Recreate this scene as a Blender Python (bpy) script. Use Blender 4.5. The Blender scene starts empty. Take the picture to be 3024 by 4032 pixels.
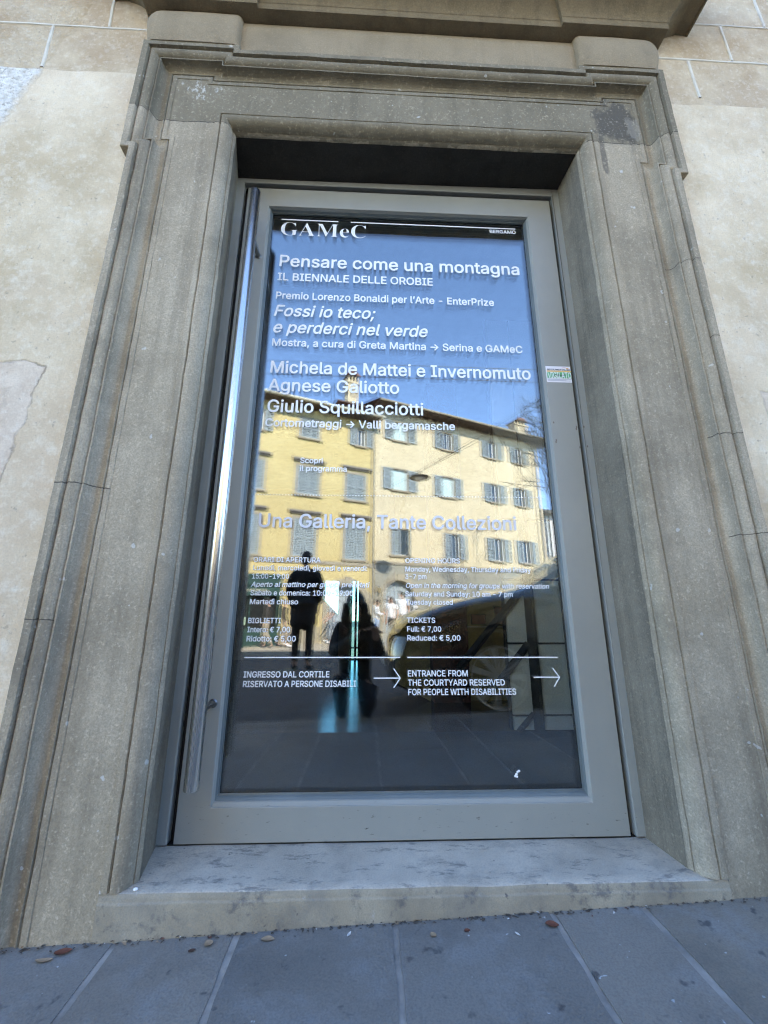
import bpy, bmesh, math, random, json
from mathutils import Vector, Matrix, noise
R = math.radians
sc = bpy.context.scene
col = sc.collection
rnd = random.Random(7)

# ------------------------------------------------------------------ camera, sky, sun, exposure
cam_d = bpy.data.cameras.new('camera')
cam = bpy.data.objects.new('camera', cam_d)
col.objects.link(cam)
cam_d.sensor_fit = 'VERTICAL'
cam_d.sensor_height = 36.0
cam_d.lens = 1600 / 4032 * 36.0
cam_d.clip_start = 0.01
cam_d.clip_end = 900
yaw, pit, rol = R(2.35487846), R(14.7151285), R(0.18650168)
fw = Vector((math.sin(yaw) * math.cos(pit), math.cos(yaw) * math.cos(pit), math.sin(pit)))
rt = Vector((math.cos(yaw), -math.sin(yaw), 0))
up = rt.cross(fw)
r2 = rt * math.cos(rol) + up * math.sin(rol)
u2 = up * math.cos(rol) - rt * math.sin(rol)
m3 = Matrix((r2, u2, -fw)).transposed()
cam.matrix_world = Matrix.Translation((-0.11433546, -1.23972969, 0.56477273)) @ m3.to_4x4()
sc.camera = cam

SUN_EL = R(36)
SUN_AZ = math.atan2(0.30, 0.954)          # from +Y towards +X
world = bpy.data.worlds.new('World')
sc.world = world
world.use_nodes = True
wn = world.node_tree
sky = wn.nodes.new('ShaderNodeTexSky')
sky.sky_type = 'NISHITA'
sky.sun_disc = False
sky.sun_elevation = SUN_EL
sky.sun_rotation = SUN_AZ
sky.air_density = 0.72
sky.dust_density = 0.05
sky.altitude = 400
sky.ozone_density = 2.9
wn.links.new(sky.outputs[0], wn.nodes['Background'].inputs[0])
wn.nodes['Background'].inputs[1].default_value = 0.15
sun_d = bpy.data.lights.new('sun', 'SUN')
sun_d.energy = 2.2
sun_d.angle = R(0.53)
sun_d.color = (1.0, 0.93, 0.82)
sun = bpy.data.objects.new('sun', sun_d)
col.objects.link(sun)
sdir = Vector((math.sin(SUN_AZ) * math.cos(SUN_EL), math.cos(SUN_AZ) * math.cos(SUN_EL), math.sin(SUN_EL)))
sun.rotation_euler = sdir.to_track_quat('Z', 'Y').to_euler()
sc.view_settings.view_transform = 'Standard'
sc.view_settings.look = 'None'
sc.view_settings.exposure = 2.95
sc.view_settings.gamma = 1
sc.view_settings.use_curve_mapping = False
sc.render.engine = 'CYCLES'
sc.cycles.use_denoising = True
sc.cycles.denoising_input_passes = 'RGB_ALBEDO_NORMAL'
sc.cycles.denoising_prefilter = 'FAST'
sc.cycles.use_adaptive_sampling = False
sc.cycles.filter_width = 1.15
sc.cycles.max_bounces = 12
sc.cycles.diffuse_bounces = 4
sc.cycles.glossy_bounces = 6
sc.cycles.transparent_max_bounces = 24
sc.cycles.sample_clamp_indirect = 8

# ------------------------------------------------------------------ helpers
def setp(o, label=None, cat=None, group=None, kind=None):
    if label: o['label'] = label
    if cat: o['category'] = cat
    if group: o['group'] = group
    if kind: o['kind'] = kind
    return o

def empty(name, loc=(0, 0, 0), rz=0.0, **k):
    o = bpy.data.objects.new(name, None)
    o.empty_display_size = 0.1
    col.objects.link(o)
    o.location = loc
    o.rotation_euler = (0, 0, rz)
    return setp(o, **k)

class MB:
    def __init__(s): s.v, s.f, s.m = [], [], []; s.cur = 0
    def poly(s, pts):
        n = len(s.v); s.v += [tuple(p) for p in pts]; s.f.append(tuple(range(n, n + len(pts)))); s.m.append(s.cur); return s
    def grid(s, rows, close_u=False, flip=False):
        n0 = len(s.v); nu = len(rows[0])
        for r in rows: s.v += [tuple(p) for p in r]
        for i in range(len(rows) - 1):
            for j in range(nu if close_u else nu - 1):
                k = (j + 1) % nu
                q = (n0 + i * nu + j, n0 + i * nu + k, n0 + (i + 1) * nu + k, n0 + (i + 1) * nu + j)
                s.f.append(q[::-1] if flip else q); s.m.append(s.cur)
        return s
    def box(s, x0, x1, y0, y1, z0, z1):
        n = len(s.v)
        s.v += [(x, y, z) for z in (z0, z1) for y in (y0, y1) for x in (x0, x1)]
        for q in ((0, 2, 3, 1), (4, 5, 7, 6), (0, 1, 5, 4), (2, 6, 7, 3), (0, 4, 6, 2), (1, 3, 7, 5)):
            s.f.append(tuple(n + i for i in q)); s.m.append(s.cur)
        return s
    def tube(s, pts, rad, n=10, caps=True):
        pts = [Vector(p) for p in pts]
        if not hasattr(rad, '__len__'): rad = [rad] * len(pts)
        rows = []; ref = None
        for i, p in enumerate(pts):
            d = (pts[min(i + 1, len(pts) - 1)] - pts[max(i - 1, 0)]).normalized()
            if ref is None: ref = Vector((0, 0, 1)) if abs(d.z) < .9 else Vector((1, 0, 0))
            a = d.cross(ref).normalized(); b = d.cross(a).normalized(); ref = -b if False else ref
            rows.append([p + a * (math.cos(2 * math.pi * k / n) * rad[i]) + b * (math.sin(2 * math.pi * k / n) * rad[i]) for k in range(n)])
        s.grid(rows, close_u=True, flip=True)
        if caps: s.poly(rows[0]); s.poly(rows[-1][::-1])
        return s
    def ball(s, c, rx, ry, rz, nu=12, nv=8):
        rows = []
        for j in range(nv + 1):
            t = math.pi * j / nv
            t = min(max(t, .02), math.pi - .02)
            rows.append([(c[0] + rx * math.sin(t) * math.cos(2 * math.pi * i / nu), c[1] + ry * math.sin(t) * math.sin(2 * math.pi * i / nu), c[2] - rz * math.cos(t)) for i in range(nu)])
        return s.grid(rows, close_u=True)
    def build(s, name, mats, parent=None, smooth=False, bevel=0, auto=None, **k):
        me = bpy.data.meshes.new(name)
        me.from_pydata(s.v, [], s.f)
        if not isinstance(mats, (list, tuple)): mats = [mats]
        for m in mats: me.materials.append(m)
        if len(mats) > 1: me.polygons.foreach_set('material_index', s.m)
        bm = bmesh.new(); bm.from_mesh(me)
        bmesh.ops.remove_doubles(bm, verts=bm.verts, dist=1e-5)
        bmesh.ops.recalc_face_normals(bm, faces=bm.faces) if auto != 'keep' else None
        if smooth:
            for f in bm.faces: f.smooth = True
            for e in bm.edges:
                if len(e.link_faces) == 2 and e.calc_face_angle(0) > R(smooth if smooth is not True else 40): e.smooth = False
        bm.to_mesh(me); bm.free()
        o = bpy.data.objects.new(name, me)
        col.objects.link(o)
        if parent: o.parent = parent
        if bevel:
            b = o.modifiers.new('bevel', 'BEVEL'); b.width = bevel; b.segments = 2; b.limit_method = 'ANGLE'
        return setp(o, **k)

def copy_tree(o, parent=None):
    c = o.copy(); col.objects.link(c)
    if parent: c.parent = parent
    for ch in list(o.children): copy_tree(ch, c)
    return c

def sweep(mb, path, prof, side=1, plane='xz', jit=0.0):
    """sweep profile (offset, depth) along an open polyline with mitred corners; side=+1: offset to the left"""
    P = [Vector(p) for p in path]
    nrm = []
    for a, b in zip(P, P[1:]):
        d = (b - a).normalized(); nrm.append(Vector((-d.y, d.x)) * side)
    rows = []
    for i, p in enumerate(P):
        n1 = nrm[max(i - 1, 0)]; n2 = nrm[min(i, len(nrm) - 1)]
        m = (n1 + n2) / (1 + n1.dot(n2))
        row = []
        for o, d in prof:
            q = p + m * o
            row.append((q.x, d, q.y) if plane == 'xz' else (q.x, q.y, d))
        rows.append(row)
    if jit:      # worn stone: subdivide along the run and let the arrises wander
        fine = []
        for ra, rb in zip(rows, rows[1:]):
            n = max(1, int((Vector(rb[0]) - Vector(ra[0])).length / .03))
            for i in range(n): fine.append([tuple(a + (b - a) * i / n for a, b in zip(u, v)) for u, v in zip(ra, rb)])
        fine.append(rows[-1])
        for r in fine:
            for k, (x, y, z) in enumerate(r):
                v = Vector((x, y * 3, z)) * 17
                w = noise.noise(v) * jit + noise.noise(v * 3) * jit * .5
                r[k] = (x + w, y + noise.noise(v + Vector((9, 9, 9))) * jit * .8 + noise.noise(v * .25) * jit, z + w)
        rows = fine
    mb.grid(rows)
    return mb

def wall_grid(mb, x0, x1, z0, z1, holes, y=0.0, depth=0.0):
    xs = sorted({x0, x1, *[h[0] for h in holes], *[h[1] for h in holes]})
    zs = sorted({z0, z1, *[h[2] for h in holes], *[h[3] for h in holes]})
    for a, b in zip(xs, xs[1:]):
        for c, d in zip(zs, zs[1:]):
            mx, mz = (a + b) / 2, (c + d) / 2
            if any(h[0] < mx < h[1] and h[2] < mz < h[3] for h in holes): continue
            mb.poly([(a, y, c), (b, y, c), (b, y, d), (a, y, d)])
    if depth:
        for h in holes:
            a, b, c, d = h[:4]
            mb.poly([(a, y, c), (a, y, d), (a, y + depth, d), (a, y + depth, c)])
            mb.poly([(b, y, c), (b, y + depth, c), (b, y + depth, d), (b, y, d)])
            mb.poly([(a, y, d), (b, y, d), (b, y + depth, d), (a, y + depth, d)])
            mb.poly([(a, y, c), (a, y + depth, c), (b, y + depth, c), (b, y, c)])
    return mb

# ------------------------------------------------------------------ materials
class NT:
    def __init__(s, name):
        s.mat = bpy.data.materials.new(name); s.mat.use_nodes = True
        s.t = s.mat.node_tree; s.t.nodes.clear()
        s.out = s.t.nodes.new('ShaderNodeOutputMaterial')
        s.co = s.n('ShaderNodeTexCoord').outputs['Object']
    def n(s, t, **k):
        nd = s.t.nodes.new(t)
        for a, b in k.items(): setattr(nd, a, b)
        return nd
    def l(s, a, b): s.t.links.new(a, b)
    def val(s, sock, v):
        if hasattr(v, 'is_linked') or hasattr(v, 'node'): s.l(v, sock)
        else: sock.default_value = v
    def math(s, op, a, b=0.0, c=None, clamp=False):
        nd = s.n('ShaderNodeMath', operation=op, use_clamp=clamp)
        s.val(nd.inputs[0], a); s.val(nd.inputs[1], b)
        if c is not None: s.val(nd.inputs[2], c)
        return nd.outputs[0]
    def noise(s, scale, detail=4, rough=.6, vec=None, stretch=None, off=0):
        v = vec or s.co
        if stretch or off:
            mp = s.n('ShaderNodeMapping'); s.l(v, mp.inputs[0])
            if stretch: mp.inputs['Scale'].default_value = stretch
            mp.inputs['Location'].default_value = (off, off * .7, off * 1.3)
            v = mp.outputs[0]
        nd = s.n('ShaderNodeTexNoise'); nd.inputs['Scale'].default_value = scale
        nd.inputs['Detail'].default_value = detail; nd.inputs['Roughness'].default_value = rough
        s.l(v, nd.inputs['Vector'])
        return nd.outputs['Fac']
    def ramp(s, fac, lo, hi, a=0.0, b=1.0):
        nd = s.n('ShaderNodeMapRange'); nd.clamp = True
        s.val(nd.inputs[0], fac)
        for i, v in enumerate((lo, hi, a, b)): nd.inputs[i + 1].default_value = v
        return nd.outputs[0]
    def mix(s, fac, a, b, mode='MIX'):
        nd = s.n('ShaderNodeMix', data_type='RGBA', blend_type=mode)
        s.val(nd.inputs['Factor'], fac)
        for k, v in ((6, a), (7, b)):
            if isinstance(v, tuple): nd.inputs[k].default_value = (*v[:3], 1)
            else: s.l(v, nd.inputs[k])
        return nd.outputs[2]
    def bsdf(s, color, rough=.8, metal=0.0, bump=None, bstr=.2, bdist=.005, spec=None, coat=0.0):
        b = s.n('ShaderNodeBsdfPrincipled')
        if isinstance(color, tuple): b.inputs['Base Color'].default_value = (*color[:3], 1)
        else: s.l(color, b.inputs['Base Color'])
        s.val(b.inputs['Roughness'], rough); s.val(b.inputs['Metallic'], metal)
        if spec is not None: b.inputs['Specular IOR Level'].default_value = spec
        if coat: b.inputs['Coat Weight'].default_value = coat; b.inputs['Coat Roughness'].default_value = .03
        if bump is not None:
            bn = s.n('ShaderNodeBump'); bn.inputs['Strength'].default_value = bstr; bn.inputs['Distance'].default_value = bdist
            s.l(bump, bn.inputs['Height']); s.l(bn.outputs[0], b.inputs['Normal'])
        s.l(b.outputs[0], s.out.inputs[0])
        return s.mat

def plain(name, c, rough=.6, metal=0.0, var=.15, scale=8, bstr=0.0, coat=0.0, spec=None):
    t = NT(name)
    f = t.noise(scale, 5)
    d = tuple(x * (1 - var) for x in c); e = tuple(min(1, x * (1 + var)) for x in c)
    return t.bsdf(t.mix(t.ramp(f, .3, .7), d, e), rough, metal, bump=t.noise(scale * 6, 3) if bstr else None, bstr=bstr, coat=coat, spec=spec)

def mat_portal(name, c1, c2, dark, joints=(), grain=1.0, streak=.5):
    t = NT(name)
    base = t.mix(t.ramp(t.noise(2.2, 5), .35, .68), c1, c2)
    base = t.mix(t.ramp(t.noise(7, 6, .68, off=3), .50, .78, 0, .5), base, dark)
    base = t.mix(t.ramp(t.noise(2.6, 5, .62, off=13), .52, .72, 0, .5), base, dark)
    st = t.noise(1, 6, .65, stretch=(15, 15, .9), off=1)
    base = t.mix(t.ramp(st, .48, .72, 0, streak * 1.3), base, dark)
    st2 = t.noise(1, 4, .6, stretch=(34, 34, .8), off=6)
    base = t.mix(t.ramp(st2, .6, .85, 0, .35), base, tuple(min(1, x * 1.5) for x in c2))
    if joints:
        sq = t.n('ShaderNodeSeparateXYZ'); t.l(t.co, sq.inputs[0])
        X_, Z_ = sq.outputs[0], sq.outputs[2]
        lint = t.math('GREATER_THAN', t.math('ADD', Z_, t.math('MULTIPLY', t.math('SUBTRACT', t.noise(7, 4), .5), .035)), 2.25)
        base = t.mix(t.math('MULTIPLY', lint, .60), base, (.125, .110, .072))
        def blob(cx, cz, rx, rz, nz, sd):
            u = t.math('DIVIDE', t.math('SUBTRACT', X_, cx), rx); v = t.math('DIVIDE', t.math('SUBTRACT', Z_, cz), rz)
            r_ = t.math('SQRT', t.math('ADD', t.math('MULTIPLY', u, u), t.math('MULTIPLY', v, v)))
            return t.ramp(t.math('ADD', r_, t.math('MULTIPLY', t.math('SUBTRACT', t.noise(nz, 5, .65, stretch=(1, 1, .55), off=sd), .5), 2.2)), .75, 1.05, 1, 0)
        base = t.mix(t.math('MULTIPLY', blob(.795, 2.36, .085, .10, 16, 3), .72), base, (.052, .050, .050))
        base = t.mix(t.math('MULTIPLY', blob(.85, 2.33, .03, .06, 40, 8), .5), base, (.34, .31, .26))
        spk = t.math('MULTIPLY', blob(-.745, 2.41, .075, .05, 30, 5), t.ramp(t.noise(70, 4, .7, stretch=(1, 1, .5), off=2), .56, .62))
        base = t.mix(t.math('MULTIPLY', spk, .85), base, (.62, .60, .54))
        base = t.mix(t.math('MULTIPLY', blob(.72, 2.22, .012, .12, 24, 12), .6), base, (.07, .065, .06))
        base = t.mix(t.math('MULTIPLY', t.ramp(t.noise(34, 2, .4, off=21), .755, .765), .8), base, (.60, .58, .52))
    base = t.mix(t.ramp(t.noise(11, 6, .7, off=33), .60, .74, 0, .40), base, tuple(min(1, x * 1.35) for x in c2))
    g = t.noise(230, 3, .7)
    base = t.mix(t.ramp(g, .38, .66, .0, .40 * grain), base, tuple(x * .35 for x in c1))
    g2 = t.noise(120, 2, .6, off=9)
    base = t.mix(t.ramp(g2, .58, .74, .0, .28 * grain), base, tuple(min(1, x * 1.7) for x in c2))
    h = t.math('ADD', t.math('MULTIPLY', g, .6), t.math('MULTIPLY', t.noise(60, 4), .5))
    h = t.math('ADD', h, t.math('MULTIPLY', t.noise(12, 4), 1.0))
    if joints:
        sp = t.n('ShaderNodeSeparateXYZ'); t.l(t.co, sp.inputs[0])
        wob = t.math('MULTIPLY', t.math('SUBTRACT', t.noise(7, 4), .5), .035)
        zz = t.math('ADD', sp.outputs[2], wob)
        acc = None
        for z0, a, b, wd in joints:
            q = t.math('LESS_THAN', t.math('ABSOLUTE', t.math('SUBTRACT', zz, z0)), wd)
            q = t.math('MULTIPLY', q, t.math('GREATER_THAN', sp.outputs[0], a))
            q = t.math('MULTIPLY', q, t.math('LESS_THAN', sp.outputs[0], b))
            acc = q if acc is None else t.math('MAXIMUM', acc, q)
        base = t.mix(t.math('MULTIPLY', acc, .75), base, (.035, .032, .028))
        h = t.math('SUBTRACT', h, t.math('MULTIPLY', acc, 1.5))
    return t.bsdf(base, .92, bump=h, bstr=.55, bdist=.003, spec=.25)

M = {}
JOINTS = [(2.25, -1.2, -.63, .0016), (2.25, .665, 1.2, .0018), (.90, -1.1, -.80, .0016), (.56, -1.1, -.86, .0014), (1.08, .88, 1.1, .0014),
          (1.40, .92, 1.1, .0013), (.785, .88, 1.1, .0013), (1.69, .86, 1.1, .0012)]
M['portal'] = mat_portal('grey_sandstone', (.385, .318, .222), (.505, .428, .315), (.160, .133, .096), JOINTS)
M['reveal'] = mat_portal('darker_sandstone', (.235, .198, .145), (.325, .278, .206), (.100, .085, .063), streak=.65)  # darker version of the portal sandstone for both reveals
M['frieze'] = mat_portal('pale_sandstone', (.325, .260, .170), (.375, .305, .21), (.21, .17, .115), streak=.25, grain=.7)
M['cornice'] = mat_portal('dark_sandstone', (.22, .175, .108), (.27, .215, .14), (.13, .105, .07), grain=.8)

M['black_stone'] = mat_portal('near_black_stone', (.040, .036, .030), (.055, .050, .042), (.02, .018, .015))  # near-black version of the portal stone, used on the soffit only

def mat_sill():
    t = NT('threshold_stone')
    base = t.mix(t.ramp(t.noise(5, 5), .35, .7), (.44, .39, .315), (.60, .54, .445))
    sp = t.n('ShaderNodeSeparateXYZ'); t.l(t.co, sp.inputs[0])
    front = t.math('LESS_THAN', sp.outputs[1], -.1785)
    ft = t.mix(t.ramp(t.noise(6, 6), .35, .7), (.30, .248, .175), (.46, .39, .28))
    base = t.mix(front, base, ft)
    sc_ = t.noise(1, 6, .78, stretch=(14, 40, 14), off=2)
    base = t.mix(t.ramp(sc_, .545, .65, 0, .65), base, (.09, .09, .095))
    base = t.mix(t.ramp(t.noise(8, 6, .7, off=15), .50, .68, 0, .42), base, (.17, .16, .145))
    sp_ = t.noise(42, 3, .5, off=5)
    base = t.mix(t.ramp(sp_, .70, .76, 0, .8), base, (.06, .06, .06))
    wh = t.noise(30, 4, .6, off=8)
    base = t.mix(t.ramp(wh, .68, .8, 0, .5), base, (.55, .56, .56))
    g = t.noise(300, 3)
    base = t.mix(t.ramp(g, .4, .75, 0, .3), base, (.1, .1, .1))
    return t.bsdf(base, .75, bump=t.math('ADD', g, t.math('MULTIPLY', t.noise(25, 5), 1.5)), bstr=.4, bdist=.003, spec=.35)
M['sill'] = mat_sill()

def mat_wall():
    t = NT('aged_plaster')
    sp = t.n('ShaderNodeSeparateXYZ'); t.l(t.co, sp.inputs[0])
    low = t.mix(t.ramp(t.noise(2.6, 6, .6), .36, .66), (.56, .45, .295), (.86, .735, .545))
    low = t.mix(t.ramp(t.noise(1.4, 5, .6, off=4), .46, .68, 0, .7), low, (.56, .435, .305))
    low = t.mix(t.ramp(t.noise(1, 5, .6, stretch=(40, 40, 1.5)), .55, .8, 0, .4), low, (.50, .43, .29))
    low = t.mix(t.ramp(t.noise(20, 5, .7, off=2), .52, .75, 0, .55), low, (.82, .77, .66))
    hi = t.mix(t.ramp(t.noise(4.5, 6, .65, off=7), .35, .66), (.47, .355, .225), (.68, .575, .41))
    hi = t.mix(t.ramp(t.noise(2.2, 4, .6, off=11), .5, .7, 0, .5), hi, (.40, .29, .20))
    hi = t.mix(t.ramp(t.noise(16, 5, .7, off=5), .55, .8, 0, .5), hi, (.66, .61, .52))
    X_, Z_ = sp.outputs[0], sp.outputs[2]
    n1 = t.math('MULTIPLY', t.math('SUBTRACT', t.noise(11, 5, .6, off=31), .5), .10)
    # rough white render at the upper left: everything left of a slanting ragged edge
    e1 = t.math('ADD', t.math('ADD', X_, t.math('MULTIPLY', t.math('SUBTRACT', 2.46, Z_), .27)), n1)
    m1 = t.math('MULTIPLY', t.ramp(e1, -1.315, -1.285, 1, 0), t.ramp(Z_, 2.05, 2.10, 0, 1))
    ra, rb = t.noise(38, 6, .7, off=40), t.noise(90, 4, .6, off=43)
    rw_ = t.mix(t.ramp(ra, .38, .62), (.60, .57, .50), (.88, .86, .81))
    rw_ = t.mix(t.ramp(rb, .36, .45, .6, 0), rw_, (.30, .27, .22))
    low = t.mix(m1, low, rw_)
    # older pinkish render showing where the top coat has come off
    n2 = t.math('MULTIPLY', t.math('SUBTRACT', t.noise(9, 5, .6, off=51), .5), .07)
    d2 = t.math('ADD', t.math('ADD', X_, t.math('MULTIPLY', t.math('SUBTRACT', 1.25, Z_), .17)), n2)
    d2 = t.math('MAXIMUM', t.math('ADD', d2, 1.03), t.math('SUBTRACT', t.math('ADD', Z_, n2), 1.262))
    d3 = t.math('SUBTRACT', t.math('ADD', 1.068, t.math('MULTIPLY', t.math('SUBTRACT', 1.232, Z_), .11)), t.math('ADD', X_, n2))
    d3 = t.math('MAXIMUM', d3, t.math('SUBTRACT', t.math('ADD', Z_, n2), 1.235))
    d2 = t.math('MINIMUM', d2, d3)
    m2 = t.math('LESS_THAN', d2, 0)
    low = t.mix(t.math('MULTIPLY', m2, .75), low, t.mix(t.ramp(t.noise(14, 5, .65, off=61), .35, .65), (.56, .45, .35), (.74, .64, .53)))
    ln = t.ramp(t.math('ABSOLUTE', d2), .0015, .0045, 1, 0)
    ln2 = t.math('MULTIPLY', t.ramp(t.math('ABSOLUTE', t.math('ADD', d2, .075)), .002, .008, 1, 0), .45)
    crack = t.math('MULTIPLY', t.math('MAXIMUM', ln, ln2), t.ramp(t.noise(8, 4, .6, off=71), .40, .60, .15, 1))
    low = t.mix(t.math('MULTIPLY', crack, .62), low, (.22, .17, .12))
    edge = t.math('ADD', sp.outputs[2], t.math('MULTIPLY', t.math('SUBTRACT', t.noise(5, 4, off=3), .5), .03))
    base = t.mix(t.math('GREATER_THAN', edge, 2.462), low, hi)
    g = t.noise(240, 3)
    base = t.mix(t.ramp(g, .45, .72, 0, .28), base, (.30, .25, .18))
    base = t.mix(t.ramp(t.noise(75, 4, .7, off=17), .52, .70, 0, .35), base, (.86, .81, .70))
    base = t.mix(t.ramp(t.noise(58, 3, .6, off=27), .66, .72, 0, .5), base, (.30, .25, .19))
    h = t.math('ADD', t.math('MULTIPLY', g, .35), t.math('ADD', t.noise(35, 5), t.math('MULTIPLY', t.noise(6, 4), 1.6)))
    h = t.math('ADD', h, t.math('MULTIPLY', m1, t.math('ADD', t.math('MULTIPLY', ra, 5.0), t.math('MULTIPLY', rb, 3.0))))
    h = t.math('SUBTRACT', t.math('SUBTRACT', h, t.math('MULTIPLY', m2, .5)), t.math('MULTIPLY', crack, 1.0))
    return t.bsdf(base, .95, bump=h, bstr=.5, bdist=.004, spec=.2)
M['wall'] = mat_wall()
M['mortar'] = plain('lime_mortar', (.66, .62, .53), .95, var=.12, scale=20, bstr=.3)
def mat_rough():
    t = NT('rough_white_render')
    a = t.noise(38, 6, .7); b = t.noise(95, 4, .6, off=3)
    base = t.mix(t.ramp(a, .38, .62), (.66, .63, .57), (.84, .82, .77))
    base = t.mix(t.ramp(b, .34, .44, .45, 0), base, (.36, .33, .28))
    return t.bsdf(base, .95, bump=t.math('ADD', a, t.math('MULTIPLY', b, .6)), bstr=.9, bdist=.012)
M['render_rough'] = mat_rough()
M['patch_pink'] = plain('pinkish_old_render', (.66, .56, .44), .95, var=.10, scale=9, bstr=.3)

def mat_door(name='grey_green_paint', c=(.302, .300, .268)):
    t = NT(name)
    base = t.mix(t.ramp(t.noise(3, 5), .3, .7), tuple(x * .93 for x in c), tuple(x * 1.06 for x in c))
    scr = t.noise(1, 5, .7, stretch=(40, 40, 130), off=3)
    sp = t.n('ShaderNodeSeparateXYZ'); t.l(t.co, sp.inputs[0])
    low = t.ramp(sp.outputs[2], .03, .12, 1, .0)
    base = t.mix(t.math('MULTIPLY', t.ramp(scr, .625, .69), t.math('ADD', t.math('MULTIPLY', low, 1.0), .05)), base, (.06, .055, .05))
    drt = t.noise(9, 5, .7, off=6)
    base = t.mix(t.ramp(drt, .62, .85, 0, .25), base, (.20, .19, .17))
    g = t.noise(420, 2)
    base = t.mix(t.ramp(g, .45, .8, 0, .12), base, (.12, .13, .13))
    return t.bsdf(base, t.ramp(t.noise(30, 3), .3, .7, .38, .52), bump=t.noise(180, 2), bstr=.06, spec=.5)
M['door'] = mat_door()
M['rubber'] = plain('black_rubber', (.006, .006, .006), .7)
M['bead'] = plain('dark_glazing_bead', (.13, .15, .15), .4)

def mat_steel():
    t = NT('brushed_steel')
    st = t.noise(1, 4, .6, stretch=(400, 400, 2))
    c = t.mix(t.ramp(st, .3, .7), (.66, .63, .59), (.80, .77, .73))
    return t.bsdf(c, t.ramp(t.noise(1, 3, .6, stretch=(200, 200, 3), off=4), .3, .7, .21, .31), 1.0)
M['steel'] = mat_steel()
M['steel_dark'] = plain('dark_steel', (.20, .20, .20), .35, 1.0, var=.1)
M['brass'] = plain('brass', (.62, .44, .16), .3, 1.0, var=.1)
M['white_vinyl'] = plain('white_vinyl', (.88, .88, .89), .6, var=.02)
M['grey_vinyl'] = plain('pale_lilac_vinyl', (.74, .73, .76), .6, var=.02)

def mat_pane(name, tint, r0):
    t = NT(name)
    ge = t.n('ShaderNodeNewGeometry')
    dt = t.n('ShaderNodeVectorMath', operation='DOT_PRODUCT')
    t.l(ge.outputs['Incoming'], dt.inputs[0]); t.l(ge.outputs['Normal'], dt.inputs[1])
    c = t.math('ABSOLUTE', dt.outputs['Value'])
    s5 = t.math('POWER', t.math('SUBTRACT', 1.0, c), 5.0)
    fac = t.math('ADD', r0, t.math('MULTIPLY', s5, 1 - r0), clamp=True)
    tr = t.n('ShaderNodeBsdfTransparent'); tr.inputs[0].default_value = (*tint, 1)
    gl = t.n('ShaderNodeBsdfGlossy'); gl.inputs['Roughness'].default_value = 0.0; gl.inputs['Color'].default_value = (1, 1, 1, 1)
    mx = t.n('ShaderNodeMixShader'); t.l(fac, mx.inputs[0]); t.l(tr.outputs[0], mx.inputs[1]); t.l(gl.outputs[0], mx.inputs[2])
    t.l(mx.outputs[0], t.out.inputs[0])
    return t.mat
M['pane'] = mat_pane('coated_glass', (.985, 1.0, .99), .100)
M['pane_green'] = mat_pane('green_glass', (.45, .66, .66), .05)

def mat_pave(k=(1, 1, 1), off=0):
    t = NT('grey_flagstone'); kk = lambda c: tuple(x * y for x, y in zip(c, k))
    base = t.mix(t.ramp(t.noise(1.6, 5, off=off), .35, .68), kk((.208, .187, .160)), kk((.285, .260, .226)))
    base = t.mix(t.ramp(t.noise(9, 5, .7, off=4 + off), .50, .72, 0, .5), base, (.28, .29, .30))
    base = t.mix(t.ramp(t.noise(26, 3, .5, off=2 + off), .66, .73, 0, .7), base, (.05, .05, .055))
    base = t.mix(t.ramp(t.noise(55, 2, .5, off=7), .735, .76, 0, .8), base, (.55, .57, .58))
    base = t.mix(t.ramp(t.noise(4, 5, .65, off=19 + off), .50, .70, 0, .45), base, kk((.10, .098, .092)))
    g = t.noise(260, 3)
    base = t.mix(t.ramp(g, .4, .75, 0, .35), base, (.05, .052, .055))
    return t.bsdf(base, .8, bump=t.math('ADD', g, t.math('MULTIPLY', t.noise(18, 5), 1.4)), bstr=.35, bdist=.003, spec=.3)
M['pave'] = mat_pave()
M['pave2'] = mat_pave((1.12, 1.10, 1.05), 3.1)
M['pave3'] = mat_pave((.88, .91, .95), 7.7)
M['pave_joint'] = plain('pavement_mortar', (.31, .29, .26), .95, var=.4, scale=16, bstr=.3)
M['asphalt'] = plain('asphalt', (.055, .055, .056), .9, var=.3, scale=5, bstr=.4)
M['far_pave'] = plain('pale_paving', (.42, .36, .27), .9, var=.15, scale=3)
M['earth'] = plain('courtyard_ground', (.16, .15, .14), .95, var=.2, scale=.5)

# ------------------------------------------------------------------ ground (the street falls away from the museum)
def gz(x, y): return -0.0565 + .034 * max(min(x, 9), -9) + .02 * y

def sheet(mb, xs, ys, dz):
    rows = [[(x, y, gz(x, y) + dz) for x in xs] for y in ys]
    return mb.grid(rows)

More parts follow.
